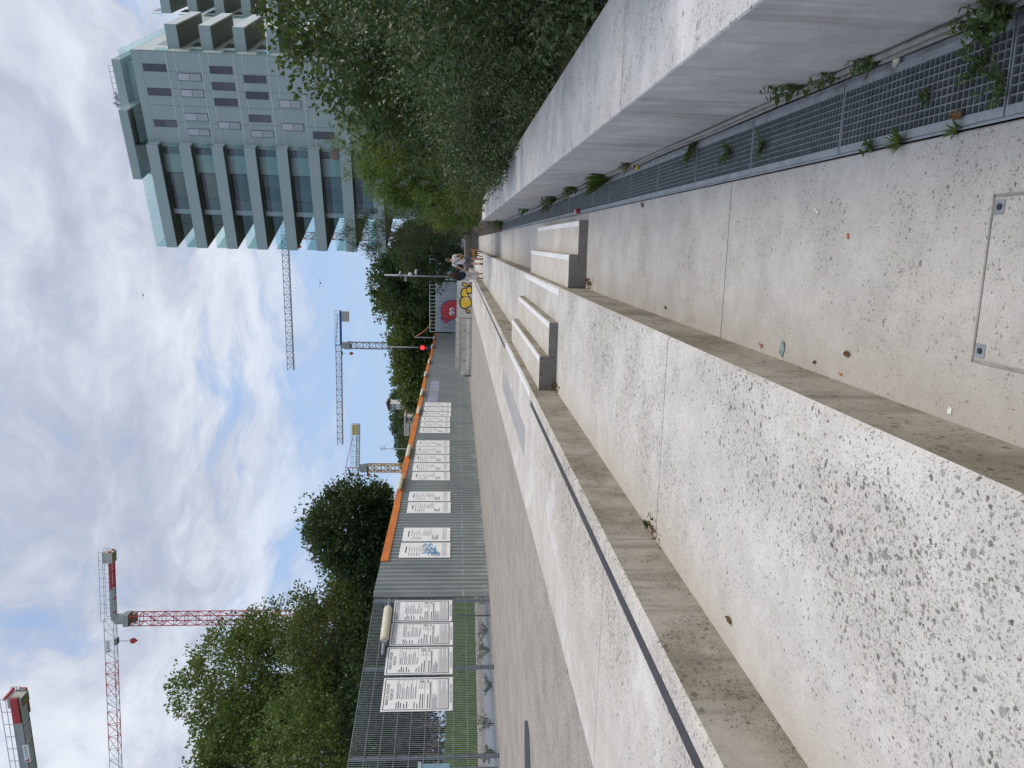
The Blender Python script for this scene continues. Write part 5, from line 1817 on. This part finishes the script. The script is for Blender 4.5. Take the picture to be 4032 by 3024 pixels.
def person_man():
    o = on_z(1902, 1029, ZB); o = Vector((o.x, o.y, ZB))
    yaw = .05
    root = empty('person', o, 'person in white t-shirt and grey shorts walking away with a shoulder bag', 'person')
    J, E_ = [], []
    pel = chain(J, E_, [(0, 0, .93, (.15, .11))])
    ch_ = chain(J, E_, [(0, .01, 1.12, (.145, .105)), (0.0, .03, 1.32, (.17, .12)), (0.0, .05, 1.44, (.13, .09))], pel)
    nk = chain(J, E_, [(.01, .07, 1.52, .058), (.015, .10, 1.60, (.078, .088)), (.02, .115, 1.70, (.075, .09)), (.02, .115, 1.755, .045)], ch_)
    # left arm reaching to the woman, right arm bent at the bag
    la = chain(J, E_, [(-.19, .04, 1.40, .062), (-.28, .02, 1.20, .046), (-.335, .03, 1.12, .042), (-.42, .10, .98, .036), (-.47, .13, .90, .026)], ch_)
    hand(J, E_, la, (-.47, .13, .90), (-.35, .15, -.6), (.1, 1, 0))
    ra = chain(J, E_, [(.19, .04, 1.40, .062), (.28, -.02, 1.20, .047), (.30, -.03, 1.12, .043), (.29, .10, 1.02, .036), (.26, .20, .98, .026)], ch_)
    hand(J, E_, ra, (.26, .20, .98), (-.2, 1, -.2), (-.1, .1, 1))
    # right leg planted forward, left leg trailing with the heel up
    rl = chain(J, E_, [(.10, .03, .82, (.092, .10)), (.105, .10, .50, .066), (.11, .10, .30, .058), (.115, .08, .08, .040), (.12, .12, .045, (.045, .04)), (.125, .24, .03, (.042, .026))], pel)
    ll = chain(J, E_, [(-.10, -.01, .82, (.092, .10)), (-.11, -.02, .50, .066), (-.12, -.16, .34, .058), (-.13, -.33, .20, .040), (-.13, -.37, .14, (.045, .04)), (-.135, -.33, .04, (.042, .026))], pel)
    put('body', skin_mesh(J, E_, 2, o, yaw), M['skin'], root, o)
    J, E_ = [], []
    a = chain(J, E_, [(0, 0, .80, (.18, .14)), (0, 0, .92, (.185, .145)), (0, .01, 1.10, (.175, .135)), (0, .03, 1.30, (.20, .145)), (0, .045, 1.43, (.15, .11)), (.005, .055, 1.47, (.08, .075))])
    chain(J, E_, [(-.19, .04, 1.41, .085), (-.265, .02, 1.24, .078)], 4); chain(J, E_, [(.19, .04, 1.41, .085), (.265, -.01, 1.24, .078)], 4)
    put('t_shirt', skin_mesh(J, E_, 2, o, yaw), M['tee'], root, o)
    J, E_ = [], []
    p = chain(J, E_, [(0, 0, 1.02, (.15, .12)), (0, 0, .92, (.172, .132))])
    chain(J, E_, [(.105, .035, .80, (.115, .12)), (.11, .09, .55, (.098, .10))], p); chain(J, E_, [(-.105, -.01, .80, (.115, .12)), (-.115, -.03, .55, (.098, .10))], p)
    put('shorts', skin_mesh(J, E_, 2, o, yaw), M['shorts'], root, o)
    mb = MB(); c_ = o + Vector((.02, .09, 1.69)); mb.ball(c_, (.092, .105, .10), 14, 10)
    rr = random.Random(2); mb.v = [tuple(c_ + (Vector(v) - c_) * (1 + rr.uniform(-.05, .13))) for v in mb.v]
    mb.build('hair', M['hair_g'], root, smooth=True)
    for sg in (-1, 1):
        mb = MB(); mb.ball(o + Vector((.02 + sg * .088, .115, 1.645)), (.012, .02, .032), 8, 6); mb.build('ear', M['skin'], root, smooth=True)
    for (x, y, z, tilt) in ((.122, .145, .04, 0), (-.133, -.365, .105, -1.15)):
        J, E_ = [], []
        d = Vector((0, math.cos(tilt), math.sin(tilt)))
        c_ = Vector((x, y, z))
        chain(J, E_, [tuple(c_ - d * .09) + (.044,), tuple(c_) + (.046,), tuple(c_ + d * .10) + ((.048, .032),), tuple(c_ + d * .15) + ((.03, .02),)])
        put('shoe', skin_mesh(J, E_, 2, o, yaw), M['shoe'], root, o)
    b = empty('shoulder_bag', o + Vector((.17, -.14, 1.0)), 'tan leather bag hanging at the hip of the person in shorts', 'bag')
    J, E_ = [], []
    chain(J, E_, [(.06, -.17, 1.02, (.06, .10)), (.15, -.165, 1.05, (.075, .12)), (.25, -.12, 1.08, (.06, .10))])
    put('pouch', skin_mesh(J, E_, 2, o, yaw), M['leather'], b, o + Vector((.17, -.14, 1.0)))
    mb = MB(); mb.tube([o + Vector(p) for p in ((.08, -.15, 1.10), (-.03, -.145, 1.24), (-.12, -.10, 1.40), (-.14, .0, 1.50), (-.10, .12, 1.46))], .018, 6); mb.build('strap', M['sandal'], b, smooth=True)


def person_woman():
    o = on_z(1900, 1086, ZB); o = Vector((o.x, o.y, ZB))
    root = empty('person', o, 'person with long auburn hair in navy jacket and ecru trousers, reaching for a hand', 'person')
    yaw = -.05
    J, E_ = [], []
    pel = chain(J, E_, [(0, 0, .90, (.15, .11))])
    ch_ = chain(J, E_, [(0, 0, 1.05, (.12, .095)), (0, .0, 1.24, (.145, .10)), (0, .01, 1.36, (.11, .08))], pel)
    chain(J, E_, [(0, .02, 1.43, .05), (0, .04, 1.51, (.072, .082)), (0, .05, 1.59, (.07, .082)), (0, .05, 1.635, .04)], ch_)
    ra = chain(J, E_, [(.16, .0, 1.32, .052), (.25, .03, 1.14, .042), (.31, .05, 1.05, .038), (.40, .10, .94, .032), (.45, .12, .88, .024)], ch_)
    hand(J, E_, ra, (.45, .12, .88), (.5, .2, -.5), (-.1, 1, 0))
    la = chain(J, E_, [(-.16, .0, 1.32, .052), (-.21, .01, 1.12, .042), (-.20, .10, 1.02, .038), (-.14, .20, 1.02, .030), (-.09, .25, 1.04, .024)], ch_)
    hand(J, E_, la, (-.09, .25, 1.04), (1, .3, .2), (0, 0, 1))
    chain(J, E_, [(.09, .01, .78, .09), (.095, .04, .48, .062), (.10, .02, .28, .052), (.10, -.02, .08, .036), (.10, .03, .04, (.04, .034)), (.105, .15, .026, (.038, .022))], pel)
    chain(J, E_, [(-.09, -.01, .78, .09), (-.095, -.03, .48, .062), (-.10, -.10, .28, .052), (-.105, -.20, .10, .036), (-.105, -.17, .045, (.04, .034)), (-.11, -.05, .026, (.038, .022))], pel)
    put('body', skin_mesh(J, E_, 2, o, yaw), M['skin'], root, o)
    J, E_ = [], []
    chain(J, E_, [(0, 0, .74, (.20, .15)), (0, 0, .90, (.205, .155)), (0, 0, 1.08, (.18, .14)), (0, 0, 1.25, (.18, .13)), (0, .01, 1.36, (.13, .10)), (0, .015, 1.40, (.07, .065))])
    chain(J, E_, [(.165, 0, 1.325, .075), (.25, .03, 1.14, .068), (.315, .055, 1.045, .062), (.43, .11, .905, .055)], 4)
    chain(J, E_, [(-.165, 0, 1.325, .075), (-.215, .01, 1.12, .066), (-.20, .11, 1.02, .06), (-.13, .205, 1.02, .05)], 4)
    put('jacket', skin_mesh(J, E_, 2, o, yaw), M['jacket'], root, o)
    J, E_ = [], []
    p = chain(J, E_, [(0, 0, 1.0, (.14, .12)), (0, 0, .90, (.172, .137))])
    chain(J, E_, [(.10, .01, .76, (.115, .12)), (.10, .04, .48, (.10, .10)), (.105, .0, .14, (.088, .09))], p)
    chain(J, E_, [(-.10, -.01, .76, (.115, .12)), (-.10, -.03, .48, (.10, .10)), (-.11, -.16, .17, (.088, .09))], p)
    put('trousers', skin_mesh(J, E_, 2, o, yaw), M['trouser'], root, o)
    J, E_ = [], []
    chain(J, E_, [(0, .02, 1.655, (.06, .07)), (0, .0, 1.58, (.105, .11)), (0, -.04, 1.46, (.125, .10)), (0, -.09, 1.32, (.15, .075)), (0, -.12, 1.20, (.10, .045))])
    put('hair', skin_mesh(J, E_, 2, o, yaw), M['hair_r'], root, o)
    for (x, y) in ((.102, .06), (-.107, -.12)):
        J, E_ = [], []
        chain(J, E_, [(x, y - .09, .035, .034), (x, y, .03, (.04, .028)), (x, y + .11, .024, (.038, .02))])
        put('shoe', skin_mesh(J, E_, 2, o, yaw), M['sandal'], root, o)


def dog():
    o = on_z(1899, 1008, ZB); o = Vector((o.x, o.y, ZB))
    root = empty('dog', o, 'brown short haired dog walking beside the person in shorts', 'dog')
    yaw = -.55
    J, E_ = [], []
    r0 = chain(J, E_, [(0, 0, .40, (.085, .085))])
    chest = chain(J, E_, [(0, .16, .385, (.082, .085)), (0, .34, .37, (.10, .115))], r0)
    chain(J, E_, [(0, .46, .46, .065), (0, .55, .54, .058), (0, .62, .56, (.062, .058)), (0, .70, .53, .036), (0, .76, .515, .026)], chest)
    hip = chain(J, E_, [(0, -.12, .41, (.085, .09))], r0)
    chain(J, E_, [(0, -.20, .45, .030), (0, -.30, .52, .022), (0, -.36, .60, .014)], hip)
    for sg in (-1, 1):
        chain(J, E_, [(sg * .07, -.13, .34, .065), (sg * .075, -.07 + sg * .03, .22, .040), (sg * .075, -.20 + sg * .03, .13, .024), (sg * .075, -.19 + sg * .03, .03, .020), (sg * .075, -.14 + sg * .03, .018, .020)], hip)
        chain(J, E_, [(sg * .075, .34, .28, .05), (sg * .075, .31 - sg * .04, .20, .032), (sg * .075, .34 - sg * .04, .11, .022), (sg * .075, .34 - sg * .04, .03, .019), (sg * .075, .38 - sg * .04, .018, .02)], chest)
    put('body', skin_mesh(J, E_, 2, o, yaw), M['fur'], root, o)
    rot = Matrix.Rotation(yaw, 3, 'Z')
    for sg in (-1, 1):
        mb = MB(); c_ = [Vector((sg * .045, .59, .60)), Vector((sg * .075, .60, .58)), Vector((sg * .095, .585, .52)), Vector((sg * .06, .57, .585))]
        mb.add([rot @ q + o for q in c_] + [rot @ (q + Vector((0, -.012, 0))) + o for q in c_], [(0, 1, 2, 3), (7, 6, 5, 4), (0, 4, 5, 1), (1, 5, 6, 2), (2, 6, 7, 3), (3, 7, 4, 0)]); mb.build('ear', M['sandal'], root)


person_man(); person_woman(); dog()


# ------------------------------------------------------------------ weeds and litter
WEED_N = 0


def weed(label, px, py, z, h, nst, spread, leaf, seed, mat=None, lean=(0, 0, 0), tuft=False, cat='weed'):
    rng = np.random.default_rng(seed)
    b = on_z(px, py, z)
    b.z = z
    root = empty('weed', b, label, cat)
    mat = mat or L_WEED
    if tuft:
        n = nst * 14
        a = rng.uniform(0, 6.283, n)
        P = np.array(b)[None] + np.stack([np.cos(a), np.sin(a), a * 0], 1) * (rng.random(n)[:, None] * spread * .35)
        d = np.stack([np.cos(a) * spread, np.sin(a) * spread, np.full(n, h)], 1) + np.array(lean)
        V = []
        L = rng.uniform(.5, 1.1, n)[:, None]
        w = unit(np.cross(d, np.array([0, 0, 1.0]) + rng.normal(size=(n, 3)) * .2)) * (leaf * .06)
        mid = P + d * L * .55 + np.array([0, 0, .1 * h])
        tip = P + d * L
        V = np.stack([P - w, P + w, mid + w * .8, tip, mid - w * .8], 1).reshape(-1, 3)
        F = np.arange(5 * n).reshape(-1, 5)
        mesh_np('blades', V, F, mat, root, tuple(b))
        return root
    st = MB(); Ps, Os = [], []
    for k_ in range(nst):
        a = rng.uniform(0, 6.283)
        tip = b + Vector((math.cos(a) * spread * rng.uniform(.3, 1), math.sin(a) * spread * rng.uniform(.3, 1), h * rng.uniform(.55, 1.05))) + Vector(lean) * rng.uniform(.6, 1.1)
        mid = b.lerp(tip, .5) + Vector((0, 0, h * .12))
        st.tube([b, mid, tip], [.0028, .002, .001], 4)
        m_ = 16
        for j in range(m_):
            f = .15 + .85 * j / m_
            q = b.lerp(mid, f * 2) if f < .5 else mid.lerp(tip, f * 2 - 1)
            Ps.append(q); an = j * 2.4 + k_
            Os.append((math.cos(an), math.sin(an), .3))
    st.build('stems', M['twig'] if mat is L_STRAW else plain_green, root)
    V, F = leaves(np.array(Ps), leaf, rng, .42, np.array(Os) * 1.6)
    mesh_np('leaves', V, F, mat, root, tuple(b))
    return root


plain_green = plain('weed_stem', (.07, .10, .03), .8, var=.2)
weed('lush green weed at the foot of the wall in the picture corner', 3985, 60, 0, .15, 22, .13, .038, 1)
weed('leafy weed rooted in the wall joint nearest the camera side', 3490, 225, 0, .10, 8, .08, .032, 2, lean=(-.02, .06, 0))
weed('trailing weed with pale leaves creeping up along the wall foot', 3350, 285, 0, .12, 6, .08, .04, 3, lean=(0, .12, .02))
weed('tall dark weed leaning against the retaining wall', 3215, 340, 0, .24, 5, .08, .055, 4, lean=(.02, .06, 0))
weed('low red stemmed weed growing through the grating', 2875, 600, 0, .06, 8, .12, .03, 5)
weed('sparse weed lying across the grating bars', 3010, 570, 0, .05, 6, .12, .026, 6)
weed('small green sprout in the middle of the grating', 3670, 375, -.02, .05, 5, .05, .02, 7)
weed('creeping weed over the grating at the right picture edge', 3890, 235, 0, .05, 9, .13, .02, 8)
weed('pale weed near the outer end of the grating', 3960, 330, 0, .05, 6, .10, .02, 18)
weed('bright grass tuft at the outer grating edge', 3545, 560, 0, .045, 5, .045, .035, 9, L_GRASS, tuft=True, cat='grass tuft')
weed('smaller grass tuft beside the brown leaf at the grating edge', 3765, 512, 0, .03, 3, .035, .035, 10, L_GRASS, tuft=True, cat='grass tuft')
weed('three bladed weed on the grating edge', 3435, 578, 0, .03, 3, .05, .028, 11)
weed('weed with long stem lying over the grating', 2745, 560, 0, .07, 5, .10, .045, 12, lean=(-.15, .05, 0))
weed('long green grass clump against the wall beyond the yellow wrapper', 2395, 690, 0, .26, 16, .20, .11, 13, L_GRASS, tuft=True, cat='grass tuft')
weed('dense leafy weed clump on the far grating', 2285, 735, 0, .24, 24, .22, .06, 14)
weed('brownish flowering weed patch over the far grating', 2200, 775, 0, .30, 34, .34, .06, 15, L_RUST)
weed('green weed clump at the far foot of the wall', 2090, 820, 0, .30, 12, .30, .07, 16)
weed('farthest weed tuft where the wall ends', 1985, 880, 0, .40, 12, .35, .09, 17)
weed('dry straw coloured plant sprawling above the yellow wrapper', 2500, 640, 0, .16, 10, .14, .035, 19, L_STRAW)
weed('tiny sprout in the terrace joint by the riser', 2560, 2062, ZB, .05, 4, .04, .03, 20)
for i, (v, y, w_) in enumerate(((1945, 2850, .5), (1930, 2560, .5), (1925, 2480, .35), (1950, 2960, .35), (1940, 2700, .3))):
    weed(['bushy weed inside the mesh fence below the blue sheet', 'weed clump inside the mesh below the second permit board', 'thin weeds by the hoarding end inside the mesh', 'weeds at the fence foot by the picture edge', 'single weed at the foot of the fence post'][i], v, y, .63, w_ * .8, 14, .35, .07, 30 + i)
weed('small green tuft on the kerb edge of the path', 2160, 2310, ZP, .02, 2, .03, .04, 41, L_GRASS, tuft=True, cat='grass tuft')
weed('dark green tuft further down the path edge', 2240, 2640, ZP, .02, 2, .03, .04, 42, L_GRASS, tuft=True, cat='grass tuft')


def dead_leaf(label, px, py, z, size, seed, mat=None, name='dead_leaf', cat='leaf'):
    rr = random.Random(seed)
    b = on_z(px, py, z); b.z = z + .003
    a = rr.uniform(0, 6.28)
    d, s_ = Vector((math.cos(a), math.sin(a), 0)), Vector((-math.sin(a), math.cos(a), 0))
    mb = MB()
    n = 5
    vs = []
    for k_ in range(n + 1):
        f = k_ / n; w_ = math.sin(math.pi * min(1, f * .93 + .05)) * size * .28 * (1.15 if k_ % 2 else .8)
        lift = .18 * size * (f - .4) ** 2 * 2
        c_ = b + d * (size * (f - .5)) + Vector((0, 0, lift))
        vs += [c_ + s_ * w_ + Vector((0, 0, size * .10)), c_, c_ - s_ * w_ + Vector((0, 0, size * .07))]
    fs = []
    for k_ in range(n):
        q = 3 * k_
        fs += [(q, q + 1, q + 4, q + 3), (q + 1, q + 2, q + 5, q + 4)]
    mb.add(vs, fs)
    return mb.build(name, mat or M['dead'], label=label, cat=cat)


dead_leaf('dark red brown dead leaf on the channel floor near the grating', 2532, 807, 0, .07, 1)
dead_leaf('tan dead leaf caught between wall and grating', 3545, 215, 0, .09, 2, M['cream'])
dead_leaf('brown dead leaf on the grating edge by a grass tuft', 3775, 455, .004, .06, 3)
dead_leaf('small curled dead leaf on the channel floor before the steps', 2623, 1211, 0, .045, 4)
dead_leaf('small brown leaf chip by the riser left of the wrapper', 2995, 1355, 0, .022, 5)
dead_leaf('brown leaf stalk on the channel floor', 3340, 1392, 0, .05, 6)
dead_leaf('little brown leaf at the foot of the riser', 3210, 1425, 0, .028, 7)
dead_leaf('brown leaf on the middle terrace near the left edge', 2875, 2440, ZB, .06, 8)
for (lab, v, y, z, n_) in (('heap of dead leaves at the end of the lower steps', 2322, 1120, ZA, 26), ('heap of dead leaves at the end of the upper steps', 2193, 1530, ZB, 22), ('pinch of dead leaves in the riser joint', 2585, 2105, ZB, 12)):
    rng = np.random.default_rng(n_)
    b = on_z(v, y, z)
    root = empty('leaf_litter', (b.x, b.y, z), lab, 'leaves')
    P = np.array([b.x, b.y, z + .01]) + rng.normal(size=(n_ * 2, 3)) * np.array([.035, .11, .012])
    P[:, 2] = np.maximum(P[:, 2], z + .004)
    V, F = leaves(P, .05, rng, .5)
    mesh_np('leaves', V, F, M['dead'], root, (b.x, b.y, z), kind='stuff')
# yellow wrapper, red can, glass shard, cigarette ends, paper
b = on_z(2518, 650, 0)
root = empty('yellow_wrapper', b, 'crumpled yellow and black wrapper on the grating by the wall', 'wrapper')
J, E_ = [], []
chain(J, E_, [(-.05, -.01, .02, (.022, .018)), (-.01, .0, .028, (.026, .02)), (.03, .005, .024, (.022, .016)), (.07, .0, .02, (.026, .018))])
put('wrapper', skin_mesh(J, E_, 1, b, .2), M['yellow_pack'], root, b)
mb = MB(); mb.tube([b + Vector((-.03, -.012, .045)), b + Vector((.02, -.008, .050)), b + Vector((.05, -.01, .040))], .008, 5); mb.build('black_print', M['ink'], root)
b = on_z(2282, 832, 0)
root = empty('red_can', b, 'small red and white drink can at the far grating edge', 'can')
mb = MB(); mb.tube([b + Vector((0, -.06, .03)), b + Vector((0, -.055, .033)), b + Vector((0, .05, .033)), b + Vector((0, .055, .028))], [.026, .032, .032, .024], 12); mb.build('body', M['crane_red'], root, smooth=True)
mb = MB(); mb.tube([b + Vector((0, -.01, .033)), b + Vector((0, .03, .033))], .0328, 12); mb.build('white_band', M['board'], root, smooth=True)
b = on_z(3085, 1375, 0)
root = empty('foil_scrap', b, 'scrap of pale green blue foil at the riser foot', 'litter')
mb = MB(); mb.add([b + Vector(q) for q in ((-.045, 0, .004), (-.02, .028, .010), (.03, .022, .006), (.048, -.008, .012), (.01, -.022, .004))], [(0, 4, 3, 2, 1)]); mb.build('foil', plain('foil', (.30, .42, .42), .3, .3, var=.4, scale=60), root)
for i, (v, y, lab) in enumerate(((3342, 930, 'orange cigarette end in the middle of the channel floor'), (3312, 1472, 'orange cigarette end close to the riser'), (3002, 1362, 'orange cigarette end left of the foil scrap'))):
    b = on_z(v, y, 0)
    mb = MB(); a = i * 1.1 + .4; d = Vector((math.cos(a), math.sin(a), 0)) * .011
    mb.tube([b - d + Vector((0, 0, .005)), b + d + Vector((0, 0, .005))], .0045, 8); mb.build('cigarette_end', M['orange'], label=lab, cat='cigarette end')
b = on_z(3218, 830, 0)
mb = MB(); mb.tube([b + Vector((-.012, -.02, .004)), b + Vector((.012, .02, .004))], .003, 6); mb.build('paper_stick', M['board'], label='thin white paper stick on the channel floor', cat='litter')
b = on_z(3742, 1617, 0)
mb = MB(); mb.add([b + Vector(q) for q in ((-.012, -.008, .002), (.01, -.010, .003), (.014, .006, .006), (0, .012, .002), (-.010, .008, .005))], [(0, 1, 2, 3, 4)]); mb.build('paper_scrap', M['board'], label='tiny white paper scrap at the riser foot', cat='litter')
